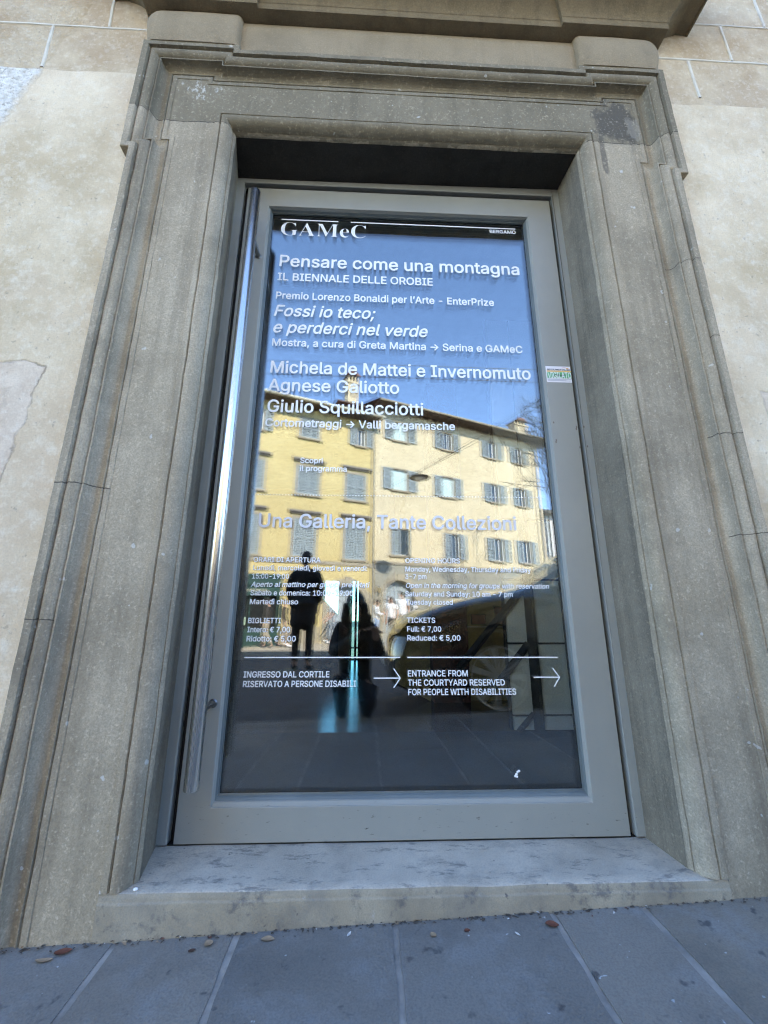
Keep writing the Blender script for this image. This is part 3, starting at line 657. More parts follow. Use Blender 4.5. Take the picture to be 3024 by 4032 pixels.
# glyph outlines (advance, contours) in thousandths of an em
GLYPH = json.loads(r'''{"G":{" ":[188,[]],",":[188,[[42,-133,26,-127,24,-115,55,77,66,85,144,83,150,77,150,65,96,-127,84,-133]]],"-":[453,[[118,174,106,176,100,186,100,246,112,258,334,258,346,255,351,246,351,186,340,174]]],"0":[453,[[184,-16,148,-3,112,21,85,51,62,93,47,135,37,195,38,321,60,411,83,453,108,483,139,507,172,522,214,529,250,528,292,518,332,495,362,465,388,423,405,375,415,321,419,255,416,189,406,135,389,87,368,51,340,20,310,-1,274,-15,226,-21],[196,69,244,65,284,87,313,135,327,201,328,297,312,375,282,423,262,438,238,445,196,440,165,417,139,369,126,309,124,219,137,147,160,98]]],"1":[453,[[68,-11,62,4,63,58,68,66,194,69,198,76,197,418,86,344,74,350,72,358,72,430,194,522,278,522,290,508,290,70,398,66,405,58,404,-3,392,-14]]],"3":[453,[[168,-16,114,3,67,39,41,81,30,135,42,146,114,145,144,89,168,73,198,65,258,69,283,81,302,99,313,123,314,159,306,186,289,207,246,229,156,234,143,243,144,304,258,435,66,439,56,453,56,513,72,523,378,522,386,507,384,453,257,309,258,303,300,294,336,277,382,231,397,201,406,165,406,123,397,87,362,33,309,-3,240,-20]]],"5":[453,[[172,-15,124,4,81,39,54,87,47,135,58,144,130,142,144,105,166,81,202,66,238,65,274,79,298,105,312,141,312,183,305,207,290,231,268,250,244,260,214,263,184,259,130,232,57,243,53,255,83,513,94,523,370,522,380,507,379,447,370,438,166,438,151,333,208,346,262,345,310,329,352,298,383,255,400,207,404,147,393,93,358,37,304,-3,244,-20]]],"7":[453,[[90,-12,83,-2,86,10,301,436,60,438,49,448,49,514,66,523,396,522,405,508,403,442,176,-8,162,-14]]],"9":[453,[[122,-11,117,-2,120,10,236,178,182,184,146,194,112,214,86,240,65,274,52,316,50,364,57,406,72,442,92,470,146,512,212,529,284,521,314,508,344,487,368,461,386,430,398,394,403,358,393,286,350,196,212,-8,200,-14],[197,262,236,258,266,266,291,286,308,316,313,358,305,394,284,424,254,442,218,446,185,436,158,412,143,382,139,346,147,310,167,280]]],":":[188,[[72,-14,53,0,40,18,36,42,41,66,53,84,72,96,96,101,120,96,138,83,150,66,155,42,150,18,138,0,120,-13,96,-18],[90,257,66,265,48,280,38,300,36,324,44,348,60,364,78,373,102,376,126,368,142,354,152,336,155,312,148,288,132,270,114,259]]],";":[188,[[42,-133,26,-127,24,-115,55,77,66,85,144,83,150,77,150,65,96,-127,84,-133],[84,260,61,275,49,293,44,317,48,337,60,357,78,370,102,376,126,372,146,359,158,341,163,317,158,293,144,272,126,261,108,257]]],"A":[480,[[8,-11,3,4,188,514,200,523,284,520,476,4,474,-8,464,-14,386,-11,332,128,152,128,143,124,96,-8,86,-14],[175,214,304,214,242,395,236,399]]],"B":[456,[[52,-11,46,4,47,514,58,523,256,522,304,515,340,500,386,460,402,430,410,400,411,358,403,322,382,290,354,268,399,232,425,184,431,118,412,60,394,36,370,16,340,1,304,-9,244,-14],[139,76,148,71,256,71,310,83,328,98,339,118,341,148,333,172,310,199,280,213,142,217],[139,304,148,299,244,300,286,311,307,328,319,352,321,382,313,406,296,424,268,435,142,438]]],"C":[510,[[212,-15,164,1,122,27,86,63,59,105,40,153,29,207,27,267,33,327,47,375,71,423,99,459,133,489,176,513,218,525,266,530,314,525,380,502,429,465,467,411,487,345,476,335,404,335,395,345,381,381,363,405,338,424,308,436,248,441,200,426,176,409,152,383,125,321,118,231,124,189,137,153,159,117,188,90,224,73,266,67,314,74,351,93,378,123,395,165,404,174,476,174,486,165,486,153,474,111,455,75,428,42,392,14,350,-7,308,-18,254,-21]]],"D":[502,[[52,-11,46,4,47,514,58,523,256,521,322,508,370,484,406,454,438,412,457,370,471,316,476,256,470,190,456,136,432,88,408,58,376,30,304,-3,232,-14],[139,76,148,71,226,71,286,82,334,110,366,154,378,190,384,232,378,322,350,382,328,405,298,423,244,437,140,436]]],"E":[419,[[52,-11,46,4,47,514,64,523,380,520,386,508,386,454,376,438,140,436,142,300,358,299,369,286,369,232,366,220,358,215,141,214,139,76,148,71,380,70,389,58,387,-8,376,-14]]],"F":[410,[[52,-11,46,4,47,514,64,523,376,521,383,508,383,448,376,440,140,436,142,292,352,291,360,280,360,220,346,207,142,207,136,-8,124,-14]]],"G":[520,[[212,-15,164,1,122,27,86,63,62,99,41,147,29,207,27,267,33,327,46,375,70,423,98,460,132,489,170,511,212,524,266,530,314,525,380,501,434,459,471,405,488,345,476,335,404,335,362,402,338,422,308,436,248,441,200,426,176,410,152,383,125,321,118,231,124,189,137,153,154,123,176,100,230,72,296,69,326,78,353,93,386,135,400,183,284,185,273,189,269,255,272,265,284,270,486,267,492,255,488,153,476,112,458,75,428,39,392,12,350,-8,308,-18,254,-20]]],"H":[517,[[52,-11,46,4,47,514,64,523,124,523,138,514,140,304,376,303,379,514,394,523,466,519,471,508,468,-8,454,-14,394,-14,381,-8,376,217,148,218,139,214,136,-8,124,-14]]],"I":[300,[[23,-11,17,4,17,58,23,68,101,71,104,76,104,430,101,438,29,438,21,442,17,454,18,514,29,523,275,521,283,508,279,442,269,438,197,436,197,76,203,71,269,71,281,65,281,-8,269,-14]]],"K":[467,[[52,-11,46,4,47,514,64,523,124,523,138,514,142,287,356,520,456,520,461,514,460,501,262,286,459,10,460,-8,448,-14,364,-11,196,222,139,160,136,-8,124,-14]]],"L":[393,[[52,-11,46,4,46,508,58,523,124,523,133,520,139,508,139,76,148,71,364,71,375,58,375,-2,370,-11,358,-14]]],"M":[628,[[52,-11,46,4,46,508,52,520,154,522,165,514,316,124,463,514,478,523,576,520,582,508,579,-8,568,-14,502,-14,490,-2,490,342,353,-8,340,-14,286,-14,272,-2,136,343,136,-2,124,-14]]],"N":[523,[[52,-11,46,4,46,508,52,520,136,523,148,516,382,145,386,514,400,523,472,520,477,508,475,-8,460,-14,388,-14,376,-9,142,363,137,352,139,-2,124,-14]]],"O":[533,[[212,-15,164,1,122,28,87,63,59,105,40,153,29,207,27,273,34,333,50,384,71,423,99,459,134,490,176,513,224,526,272,529,320,524,368,508,410,482,446,446,476,399,495,351,505,297,507,237,500,177,488,135,464,87,434,48,398,18,356,-4,308,-18,254,-21],[241,69,302,71,332,82,357,99,380,123,397,153,414,219,412,303,390,369,368,399,344,419,314,434,284,441,224,436,172,405,137,357,120,291,121,207,143,141,182,95,212,77]]],"P":[445,[[52,-11,46,4,47,514,58,523,250,522,298,516,340,499,370,478,391,454,418,394,421,322,400,255,364,212,310,182,256,172,142,172,136,-8,124,-14],[139,262,142,257,250,257,280,264,304,278,322,304,330,340,326,382,310,411,286,428,256,437,139,436]]],"R":[449,[[52,-11,46,4,47,514,58,523,256,522,304,515,346,497,379,472,405,436,420,388,423,340,416,298,397,256,370,225,334,202,438,10,439,-8,430,-14,346,-12,238,183,148,184,139,178,136,-8,124,-14],[139,274,148,269,250,270,280,275,304,287,323,310,331,340,329,376,316,407,292,427,262,436,142,438]]],"S":[447,[[168,-18,108,3,60,42,33,91,25,127,27,145,36,150,108,150,118,139,129,103,150,82,186,67,234,63,276,72,312,94,329,121,329,157,316,175,294,190,144,238,84,272,58,301,44,331,38,361,41,403,50,433,69,463,121,505,192,527,276,525,332,505,379,469,409,415,415,379,410,367,330,366,315,403,294,426,258,441,216,444,174,435,144,415,131,391,132,357,144,340,168,324,318,276,377,241,402,212,417,181,422,145,420,109,408,74,390,45,366,21,336,1,300,-13,258,-21]]],"T":[449,[[186,-12,179,4,177,436,24,440,18,454,19,514,36,523,420,522,431,508,431,454,426,441,272,436,271,-2,258,-14]]],"U":[517,[[202,-16,148,3,106,32,72,74,54,116,46,170,46,512,58,523,124,523,136,516,142,146,159,110,185,86,220,70,262,66,298,70,328,83,352,103,368,128,379,176,379,512,394,523,460,522,468,518,471,506,471,170,466,128,454,91,436,60,412,33,352,-5,280,-21]]],"V":[480,[[194,-10,4,502,3,514,20,523,86,523,97,514,242,106,382,514,392,523,470,521,476,514,475,502,290,-6,278,-14]]],"W":[686,[[146,-11,4,502,8,520,80,523,95,514,194,135,298,520,380,523,393,514,488,147,494,139,590,514,602,523,668,523,680,517,682,502,542,-8,524,-14,452,-14,444,-8,344,358,242,-8,230,-14]]],"Y":[472,[[194,-10,190,-2,188,205,4,502,3,514,14,523,99,520,236,295,373,520,463,520,467,502,282,202,279,-8,266,-14]]],"a":[389,[[118,-18,64,7,32,43,17,97,18,127,26,157,52,193,94,216,256,246,261,253,259,277,244,302,208,316,172,315,148,306,100,260,34,279,28,295,62,349,118,385,190,398,262,387,292,373,316,353,335,325,346,295,351,253,350,-5,340,-13,274,-14,263,-5,262,14,232,-6,196,-19,154,-22],[148,61,202,63,238,84,258,115,261,163,256,167,160,151,118,133,107,115,110,85,124,71]]],"b":[424,[[189,-17,158,-4,129,20,125,-4,117,-13,51,-14,39,-4,39,506,42,518,51,523,117,522,127,512,129,358,165,385,195,395,249,397,291,388,327,368,357,340,381,302,396,260,404,200,401,140,387,88,362,44,327,8,285,-13,237,-22],[206,62,249,65,279,83,303,121,313,170,311,224,296,272,267,304,231,315,189,311,159,291,139,260,128,212,129,158,143,110,171,76]]],"c":[396,[[158,-16,122,-3,92,17,66,44,43,80,29,116,22,158,26,248,38,285,56,320,80,349,110,372,140,387,176,396,218,398,254,393,296,378,334,350,365,308,375,272,362,263,302,248,292,254,272,290,247,308,206,316,164,306,134,278,115,230,111,176,122,121,152,78,194,61,230,63,257,74,277,92,291,122,302,131,368,115,375,110,376,98,365,68,345,38,296,-1,230,-21]]],"d":[424,[[152,-17,116,-3,80,24,54,56,34,98,23,146,20,200,26,248,38,290,58,326,83,356,110,376,146,392,188,398,230,395,260,385,296,359,297,512,308,522,374,523,382,518,386,506,385,-4,374,-14,308,-13,299,-4,296,20,266,-4,236,-17,194,-22],[190,62,230,64,260,81,285,116,296,164,295,224,280,272,254,301,218,315,176,312,146,294,123,260,111,212,112,158,127,110,152,78]]],"e":[404,[[164,-17,128,-5,96,14,68,40,46,74,31,110,22,152,25,242,52,314,75,344,103,368,164,394,206,398,242,395,278,384,308,368,354,320,380,254,384,164,368,155,116,155,113,146,121,116,152,77,194,61,230,61,260,71,278,86,302,119,370,104,377,98,378,86,365,56,347,32,298,-4,236,-21],[114,236,290,235,291,242,278,276,260,298,236,311,200,316,165,308,140,290,122,265]]],"f":[254,[[70,-10,67,4,67,310,-2,316,-8,328,-7,382,4,393,65,394,68,448,75,478,94,507,118,526,172,543,238,537,251,532,257,520,239,460,226,454,196,460,172,456,163,448,156,430,158,394,226,393,239,388,242,328,232,314,156,310,156,-2,142,-14,82,-14]]],"g":[425,[[152,-159,110,-145,75,-123,44,-87,38,-75,38,-63,104,-27,138,-63,164,-77,206,-83,248,-77,275,-63,290,-45,296,-21,297,27,242,-3,182,-9,122,6,74,39,41,87,23,147,22,225,39,291,56,324,80,353,110,376,146,391,188,398,236,394,267,381,296,358,299,381,308,392,380,391,386,375,386,-9,375,-75,344,-118,296,-149,224,-164],[182,75,224,75,257,87,279,111,295,153,297,213,286,261,260,297,224,314,182,313,152,299,126,267,113,225,111,171,124,123,146,93]]],"h":[410,[[45,-11,39,4,39,508,51,523,117,522,128,508,129,362,159,382,189,394,225,398,261,395,291,386,318,370,339,350,356,322,367,286,371,250,371,-2,357,-14,297,-14,285,-8,279,262,269,286,255,302,231,313,207,315,183,311,159,299,141,280,131,256,125,-8,111,-14]]],"i":[167,[[45,-12,39,4,39,382,51,393,117,393,125,388,128,376,128,-2,117,-14],[75,429,57,435,39,450,30,466,28,490,33,508,51,528,69,536,93,537,111,531,131,514,139,496,139,472,132,454,117,439,99,431]]],"l":[189,[[99,-11,75,1,57,19,39,68,39,506,42,518,51,523,117,522,127,512,129,80,135,68,171,68,182,62,195,2,189,-9,165,-15,129,-16]]],"m":[610,[[45,-11,39,4,39,376,45,391,117,392,126,382,129,362,153,382,183,395,243,398,285,381,321,345,345,370,376,388,411,398,453,399,507,383,546,346,563,310,570,268,571,4,567,-10,495,-14,484,-8,480,274,473,292,459,305,417,316,393,313,375,303,359,286,352,268,347,-8,333,-14,267,-12,260,-2,259,274,251,292,237,306,201,316,177,313,153,300,137,280,130,262,125,-8,111,-14]]],"n":[410,[[45,-11,39,4,42,388,51,393,117,392,125,382,129,360,171,388,219,398,273,393,315,373,351,332,369,274,369,-8,357,-14,297,-14,285,-8,279,262,269,286,255,302,231,313,207,315,183,311,159,299,141,280,131,256,125,-8,111,-14]]],"o":[415,[[158,-16,122,-3,92,17,66,44,43,80,28,122,21,164,21,212,28,254,40,290,61,326,86,354,113,374,146,389,182,397,218,398,260,392,296,377,326,357,350,332,373,296,387,254,394,212,394,164,387,122,375,86,356,52,332,25,302,2,272,-12,236,-20,194,-22],[190,62,230,63,265,80,288,110,303,158,303,218,288,266,260,300,224,315,182,313,152,298,127,266,112,218,112,158,127,110,152,78]]],"p":[424,[[57,-157,45,-154,39,-145,39,383,51,393,117,392,125,383,129,357,165,385,201,396,249,397,297,385,327,368,355,341,379,305,393,269,403,221,404,173,398,125,385,83,365,47,339,18,309,-3,273,-17,231,-22,189,-17,159,-4,129,19,128,-145,117,-156],[191,65,231,61,267,74,293,101,310,149,314,203,302,257,279,294,243,313,201,314,171,302,147,275,131,233,127,173,136,125,159,87]]],"q":[424,[[314,-157,302,-154,297,-145,296,19,260,-8,230,-19,182,-22,140,-13,104,4,74,30,49,65,31,107,22,155,20,203,25,245,37,287,56,323,81,353,110,376,146,392,194,398,236,394,266,381,296,357,299,383,308,392,374,393,385,383,386,-145,374,-157],[175,65,212,61,248,72,277,101,293,143,297,203,287,257,260,297,224,314,182,313,152,299,127,269,114,227,111,167,122,120,146,83]]],"r":[259,[[45,-11,39,4,42,388,51,393,117,392,125,382,129,366,153,384,183,395,249,397,257,382,255,314,243,308,201,312,171,305,147,288,131,262,125,-8,111,-14]]],"s":[365,[[130,-16,83,2,52,28,28,70,22,92,25,104,100,119,130,74,154,63,184,59,214,63,238,75,252,92,253,110,248,122,232,134,118,165,67,194,47,218,37,242,33,272,36,302,62,350,106,381,166,397,238,393,280,375,308,350,334,306,338,290,334,280,268,263,260,266,244,294,226,311,178,318,154,313,135,302,123,284,124,266,148,245,262,214,310,187,328,167,341,140,345,104,341,74,316,29,268,-5,202,-21]]],"t":[227,[[124,-12,82,12,64,34,55,60,49,312,4,313,-7,324,-7,384,4,393,50,396,51,474,64,485,124,485,136,480,140,396,208,392,218,378,214,318,202,313,141,312,140,96,143,78,154,66,202,68,214,60,227,0,220,-10,196,-16,160,-18]]],"u":[410,[[141,-14,108,-1,81,19,60,47,45,83,39,131,39,383,45,391,57,393,117,393,127,383,130,119,139,95,153,79,171,69,201,64,231,69,255,83,270,101,279,125,282,383,297,393,363,392,371,377,369,-7,357,-14,297,-14,286,-7,279,16,249,-4,219,-15,183,-19]]],"v":[389,[[153,-10,6,370,7,388,21,393,87,393,95,388,195,113,294,388,303,393,375,393,382,388,385,376,238,-8,225,-14]]],"w":[567,[[129,-11,9,376,15,391,87,393,99,387,171,132,243,390,315,393,327,388,399,135,469,388,483,393,543,393,555,389,558,376,441,-9,429,-14,369,-14,357,-8,285,246,210,-8,201,-14]]],"y":[389,[[51,-155,39,-150,34,-141,51,-76,63,-72,99,-75,115,-69,129,-50,147,-3,4,375,6,387,21,393,87,393,96,387,195,113,294,387,303,393,375,393,383,387,385,375,201,-96,175,-129,141,-150,99,-159]]],"z":[380,[[34,-11,28,-2,29,52,224,304,214,309,43,310,34,322,37,388,52,393,340,391,346,382,343,322,156,76,166,70,346,68,353,58,350,-8,340,-14]]],"ì":[167,[[46,-12,39,4,39,382,52,393,118,393,125,388,128,376,128,-2,118,-13],[52,417,-17,520,-20,532,-14,541,64,543,76,533,122,436,123,424,112,415]]],"’":[177,[[56,304,40,310,38,322,69,514,80,523,158,521,164,514,164,502,110,310,98,304]]],"€":[464,[[236,-15,182,6,134,45,97,99,74,162,14,165,5,171,3,183,23,237,32,243,62,244,64,261,14,265,2,279,25,339,74,345,105,423,128,457,158,486,194,509,236,524,278,529,320,527,362,517,396,501,434,471,436,459,410,403,398,395,338,432,290,442,242,433,200,403,178,369,170,343,362,343,374,338,378,327,353,273,344,266,158,265,158,244,320,243,334,231,312,177,302,166,170,165,170,159,187,123,206,99,230,82,260,70,320,71,350,82,392,109,404,107,435,39,401,9,350,-12,296,-21]]],"→":[665,[[366,-11,324,31,323,46,460,178,84,180,73,190,72,250,84,265,456,265,460,268,322,400,324,414,372,459,385,454,606,233,611,220,386,-8,378,-13]]]},"S":{"G":[510,[[238,-1,188,9,138,31,98,62,65,105,45,155,36,215,38,270,53,325,75,365,105,400,143,428,178,444,223,455,278,456,323,448,388,428,408,434,428,457,428,316,398,371,364,410,328,436,283,451,243,449,203,432,183,413,158,370,148,335,139,270,138,205,143,150,154,105,168,73,191,40,218,19,253,7,298,6,328,17,345,40,351,75,350,135,346,160,336,175,313,189,287,190,490,190,468,189,450,175,442,160,438,34,393,17,338,4,288,-2]]],"A":[454,[[1,9,30,25,49,55,210,455,216,458,387,60,408,25,434,10,239,10,276,20,291,40,286,70,256,139,106,140,96,135,70,70,67,45,71,30,81,20,117,10],[108,155,241,153,250,160,181,325,171,325,168,320,107,165]]],"M":[625,[[24,10,44,13,69,28,79,45,83,75,82,400,77,420,69,431,54,440,32,445,179,447,309,140,319,135,454,446,604,445,568,430,558,415,553,395,552,85,555,50,564,27,584,13,605,10,404,10,424,13,447,25,457,40,461,60,463,400,454,407,446,400,284,11,279,8,274,11,114,390,109,396,101,395,97,385,99,60,104,38,114,24,134,13,155,10]]],"e":[295,[[134,-1,109,6,85,20,50,60,30,120,29,185,46,240,79,282,124,306,179,309,219,294,249,266,269,225,275,175,114,173,109,165,110,140,123,85,150,50,184,35,224,38,249,52,269,72,273,70,245,35,210,10,169,-1],[113,185,199,184,209,190,205,265,198,285,184,299,169,304,149,303,125,285,110,240,108,195]]],"C":[455,[[226,-1,176,11,131,33,91,68,62,109,41,164,35,214,39,279,54,329,76,368,104,399,141,427,176,444,221,455,271,457,306,451,371,430,391,427,411,435,426,457,426,317,399,369,366,409,326,437,286,451,241,449,201,432,181,413,156,369,141,304,137,184,147,124,158,94,186,51,206,35,231,23,256,17,301,17,361,37,394,59,426,91,435,89,426,74,396,44,346,14,281,-2]]]}}''')

# ------------------------------------------------------------------ lettering on the glass
def glyph_mesh(runs, name, mat, parent):
    """runs: list of (text, x0, x1, zbase, cap height, shear, y, font)"""
    cu = bpy.data.curves.new(name, 'CURVE'); cu.dimensions = '2D'; cu.fill_mode = 'BOTH'; cu.extrude = .0002
    for text, x0, x1, zb, cap, shear, font in runs:
        F = GLYPH[font]
        adv = [F[c][0] if c in F else 188 for c in text]
        first, last = F[text[0]], F[text[-1]]
        l0 = min(min(p[0::2]) for p in first[1]); r0 = sum(adv[:-1]) + max(max(p[0::2]) for p in last[1])
        if font == 'S': l0 = min(min(p[0::2]) for p in first[1])
        capu = 523 if font == 'G' else 456
        if x1 is None: kx = cap / capu * .98
        else: kx = (x1 - x0 - shear * cap * .5) / (r0 - l0)
        kz = cap / capu; pen = -l0
        for c, a in zip(text, adv):
            for p in (F[c][1] if c in F else []):
                sp = cu.splines.new('POLY'); n = len(p) // 2
                sp.points.add(n - 1)
                for i in range(n):
                    z = p[2 * i + 1] * kz
                    sp.points[i].co = (x0 + (pen + p[2 * i]) * kx + shear * z, zb + z, 0, 1)
                sp.use_cyclic_u = True
            pen += a
    tmp = bpy.data.objects.new('tmp', cu); col.objects.link(tmp)
    dg = bpy.context.evaluated_depsgraph_get()
    me = bpy.data.meshes.new_from_object(tmp.evaluated_get(dg))
    bpy.data.objects.remove(tmp); bpy.data.curves.remove(cu)
    me.name = name
    me.transform(Matrix(((1, 0, 0, 0), (0, 0, -1, 0), (0, 1, 0, 0), (0, 0, 0, 1))))
    me.materials.clear(); me.materials.append(mat)
    o = bpy.data.objects.new(name, me); col.objects.link(o); o.parent = parent
    return o
SH = .21
TY = .0296
LINES = [
 ('Pensare come una montagna', -.463, .4624, 1.858, .0525, 0), ('IL BIENNALE DELLE OROBIE', -.4654, .122, 1.793, .0336, 0),
 ('Premio Lorenzo Bonaldi per l’Arte - EnterPrize', -.4657, .3524, 1.710, .0306, 0),
 ('Fossi io teco;', -.4677, -.0969, 1.635, .0475, SH), ('e perderci nel verde', -.4684, .0977, 1.564, .0475, SH),
 ('Mostra, a cura di Greta Martina → Serina e GAMeC', -.465, .4448, 1.508, .0297, 0),
 ('Michela de Mattei e Invernomuto', -.4633, .4658, 1.399, .0475, 0), ('Agnese Galiotto', -.4667, -.0101, 1.328, .0467, 0),
 ('Giulio Squillacciotti', -.4629, .0734, 1.247, .0465, 0), ('Cortometraggi → Valli bergamasche', -.4648, .1819, 1.193, .0292, 0),
 ('Scopri', -.3403, -.2662, 1.0624, .019, 0), ('il programma', -.3395, -.1858, 1.0346, .019, 0),
 ('ORARI DI APERTURA', -.4655, -.2593, .7335, .0153, 0), ('Lunedì, mercoledì, giovedì e venerdì:', -.4646, -.1134, .7085, .0153, 0),
 ('15:00-19:00', -.4658, -.3537, .6826, .0152, 0), ('Aperto al mattino per gruppi prenotati', -.4669, -.1069, .658, .0153, SH),
 ('Sabato e domenica: 10:00-19:00', -.4664, -.1561, .6324, .0155, 0), ('Martedì chiuso', -.4659, -.3216, .6062, .0155, 0),
 ('BIGLIETTI', -.4663, -.3694, .551, .0153, 0), ('Intero: € 7,00', -.4663, -.3405, .525, .0156, 0), ('Ridotto: € 5,00', -.4663, -.3224, .4992, .0155, 0),
 ('INGRESSO DAL CORTILE', -.4663, -.2196, .3998, .0165, 0), ('RISERVATO A PERSONE DISABILI', -.4656, -.1417, .3743, .0165, 0),
 ('OPENING HOURS', .0051, .1783, .7346, .0152, 0), ('Monday, Wednesday, Thursday and Friday', .0049, .4032, .7076, .0154, 0), ('3-7 pm', .0046, .0711, .6848, .0153, 0),
 ('Open in the morning for groups with reservation', .0051, .457, .6574, .0152, SH), ('Saturday and Sunday: 10 am - 7 pm', .0041, .3393, .6318, .0152, 0),
 ('Tuesday closed', .0056, .1504, .607, .0152, 0), ('TICKETS', .0084, .0946, .5534, .0153, 0), ('Full: € 7,00', .0088, .1121, .5277, .0153, 0), ('Reduced: € 5,00', .0089, .1696, .502, .0153, 0),
 ('ENTRANCE FROM', .0094, .1866, .4016, .0168, 0), ('THE COURTYARD RESERVED', .0091, .2957, .3764, .0168, 0), ('FOR PEOPLE WITH DISABILITIES', .0101, .3274, .351, .0168, 0),
 ('BERGAMO', .3576, .4627, 2.0585, .0161, 0)]
for tx, a, b, z, cap, shr in LINES:
    o = glyph_mesh([(tx, a, b, z, cap, shr, 'G')], 'lettering', M['white_vinyl'], DOOR); o.location.y = TY
o = glyph_mesh([('Una Galleria, Tante Collezioni', -.4602, .3685, .8443, .0445, 0, 'G')], 'lettering', M['grey_vinyl'], DOOR); o.location.y = TY
o = glyph_mesh([('GAMeC', -.4683, -.1368, 2.0055, .0640, 0, 'S')], 'lettering', M['white_vinyl'], DOOR); o.location.y = TY
ln = MB()
ln.box(-.4692, -.2468, .0292, .0298, 2.0803, 2.0845); ln.box(-.1971, .4623, .0292, .0298, 2.0803, 2.0845)
ln.build('lettering_rule', M['white_vinyl'], DOOR)
for a, b in ((-.4678, -.0124), (.0083, .4618)):
    q = MB(); q.box(a, b, .0292, .0298, .4525, .4557); q.build('lettering_rule', M['white_vinyl'], DOOR)
def arrow(x0, x1, z):
    q = MB(); h = .0016
    q.box(x0, x1 - .003, .0292, .0298, z - h, z + h)
    for s in (1, -1):
        n = Vector((.62, s * .785)) * h
        P = [(x1 - .0205 + n.x, z + s * .0262 - s * abs(n.y) * 0 + n.y), (x1 - .0205 - n.x, z + s * .0262 - n.y), (x1 - .003, z - s * h * 0), (x1 + .001, z)]
        P = [(x1 - .0215, z + s * .0262), (x1 - .0180, z + s * .0262), (x1 + .0012, z), (x1 - .0024, z)]
        q.poly([(x, .0291, zz) for x, zz in P]); 
    q.build('arrow_sign', M['white_vinyl'], DOOR)
arrow(-.0908, -.0125, .397); arrow(.383, .4619, .3984)
dt = MB()
for i in range(96):
    x = -.4705 + i * .00984; dt.box(x, x + .0034, .0292, .0298, .9495 + .004 * (i / 95), .9523 + .004 * (i / 95))
dt.build('safety_dots', M['white_vinyl'], DOOR)
# small peeling mark low on the glass
sp_ = MB()
for k, (x, z) in enumerate(((.307, .1405), (.311, .145), (.3145, .1505), (.319, .153), (.3125, .139))):
    sp_.ball((x, .0295, z), .003 + .001 * (k % 2), .0005, .0032, 8, 5)
sp_.build('peeling_tape', M['white_vinyl'], DOOR)

# security sticker on the leaf
cols = [plain('sticker_white', (.80, .78, .82), .5, var=.03), plain('sticker_orange', (.80, .50, .14), .5, var=.05), plain('sticker_green', (.13, .42, .18), .5, var=.05), plain('sticker_ink', (.03, .03, .06), .5), plain('sticker_grey', (.42, .43, .50), .5), plain('sticker_red', (.5, .06, .08), .5)]
sk = MB()
def rc(k, x0, x1, z0, z1, y): sk.cur = k; sk.poly([(x0, y, z0), (x1, y, z0), (x1, y, z1), (x0, y, z1)])
X0, X1, Z0, Z1 = .5085, .5978, 1.3705, 1.4345
sk.cur = 0; sk.box(X0, X1, -.0006, -.0001, Z0, Z1)
rc(1, X0 + .003, X1, 1.4122, 1.4166, -.0009)
rc(2, X0 + .003, X1, 1.3866, 1.4112, -.0009)
for z, a, b in ((1.3822, .002, .088), (1.3790, .004, .07), (1.3758, .004, .085)): rc(4, X0 + a, X0 + b, z, z + .0018, -.0009)
pts = [(X0 + .058 + .028 * t, 1.4245 + .0075 * math.sin(math.pi * (.25 + .7 * t)) - .003) for t in [i / 10 for i in range(11)]]
for p, q in zip(pts, pts[1:]):
    sk.cur = 5; sk.poly([(p[0], -.0009, p[1]), (q[0], -.0009, q[1]), (q[0], -.0009, q[1] + .0014), (p[0], -.0009, p[1] + .0014)])
rc(1, X0 + .074, X0 + .082, 1.4236, 1.428, -.00085)
rc(3, X0 + .026, X0 + .070, 1.3985, 1.4005, -.0014); rc(3, X0 + .026, X0 + .062, 1.3955, 1.397, -.0014)
STK = sk.build('sticker', cols, DOOR)
o = glyph_mesh([('SICURITALIA', X0 + .004, X1 - .001, 1.4178, .0058, 0, 'G')], 'sticker_lettering', cols[3], DOOR); o.location.y = -.0012
o = glyph_mesh([('VIGILATO', X0 + .005, X1 + .0, 1.3868, .0238, 0, 'G')], 'sticker_lettering', cols[0], DOOR); o.location.y = -.0012
# chipped paint spots beside the sticker
CHM = plain('bare_primer', (.16, .13, .11), .8)
for x, z in ((.594, 1.20), (.592, 1.193), (.6175, 1.20), (.5965, 1.125), (.621, 1.128), (.5155, 1.215), (.518, 1.15), (.5165, 1.143)):
    ch = MB(); ch.ball((x, -.0002 if x < .6 else -.0032, z), .0028, .0003, .0042, 7, 4); ch.build('paint_chip', CHM, DOOR)

# ------------------------------------------------------------------ inside the museum
def dk(n, c, r=.7, **k): return plain(n, c, r, **k)
M['in_wall'] = dk('interior_wall_paint', (.30, .22, .16)); M['in_floor'] = dk('dark_polished_floor', (.045, .047, .048), .16, var=.1)
M['mat'] = dk('doormat', (.022, .021, .02), .8, var=.1, scale=30, bstr=.3); M['ceil'] = dk('ceiling_paint', (.4, .39, .37))
M['panel'] = dk('grey_wall_panel', (.78, .77, .72), .55, var=.05); M['black_steel'] = dk('black_steel', (.012, .012, .012), .5)
M['olive'] = dk('olive_wall', (.50, .42, .18), .7, var=.06); M['maroon'] = dk('maroon_column', (.16, .05, .035), .6); M['picture'] = dk('dark_red_print', (.30, .09, .04), .5)
q = MB()
wall_grid(q, -3, 3, -.3, 3.2, [(-.66, .66, -.3, 2.27)], .10)
q.box(-3.1, -3, .10, 7.0, -.3, 3.2); q.box(3, 3.1, .10, 7.0, -.3, 3.2)
for x in (-.66, .66): q.poly([(x, .03, -.02), (x, .10, -.02), (x, .10, 2.27), (x, .03, 2.27)])
q.build('interior_wall', M['in_wall'], MUS)
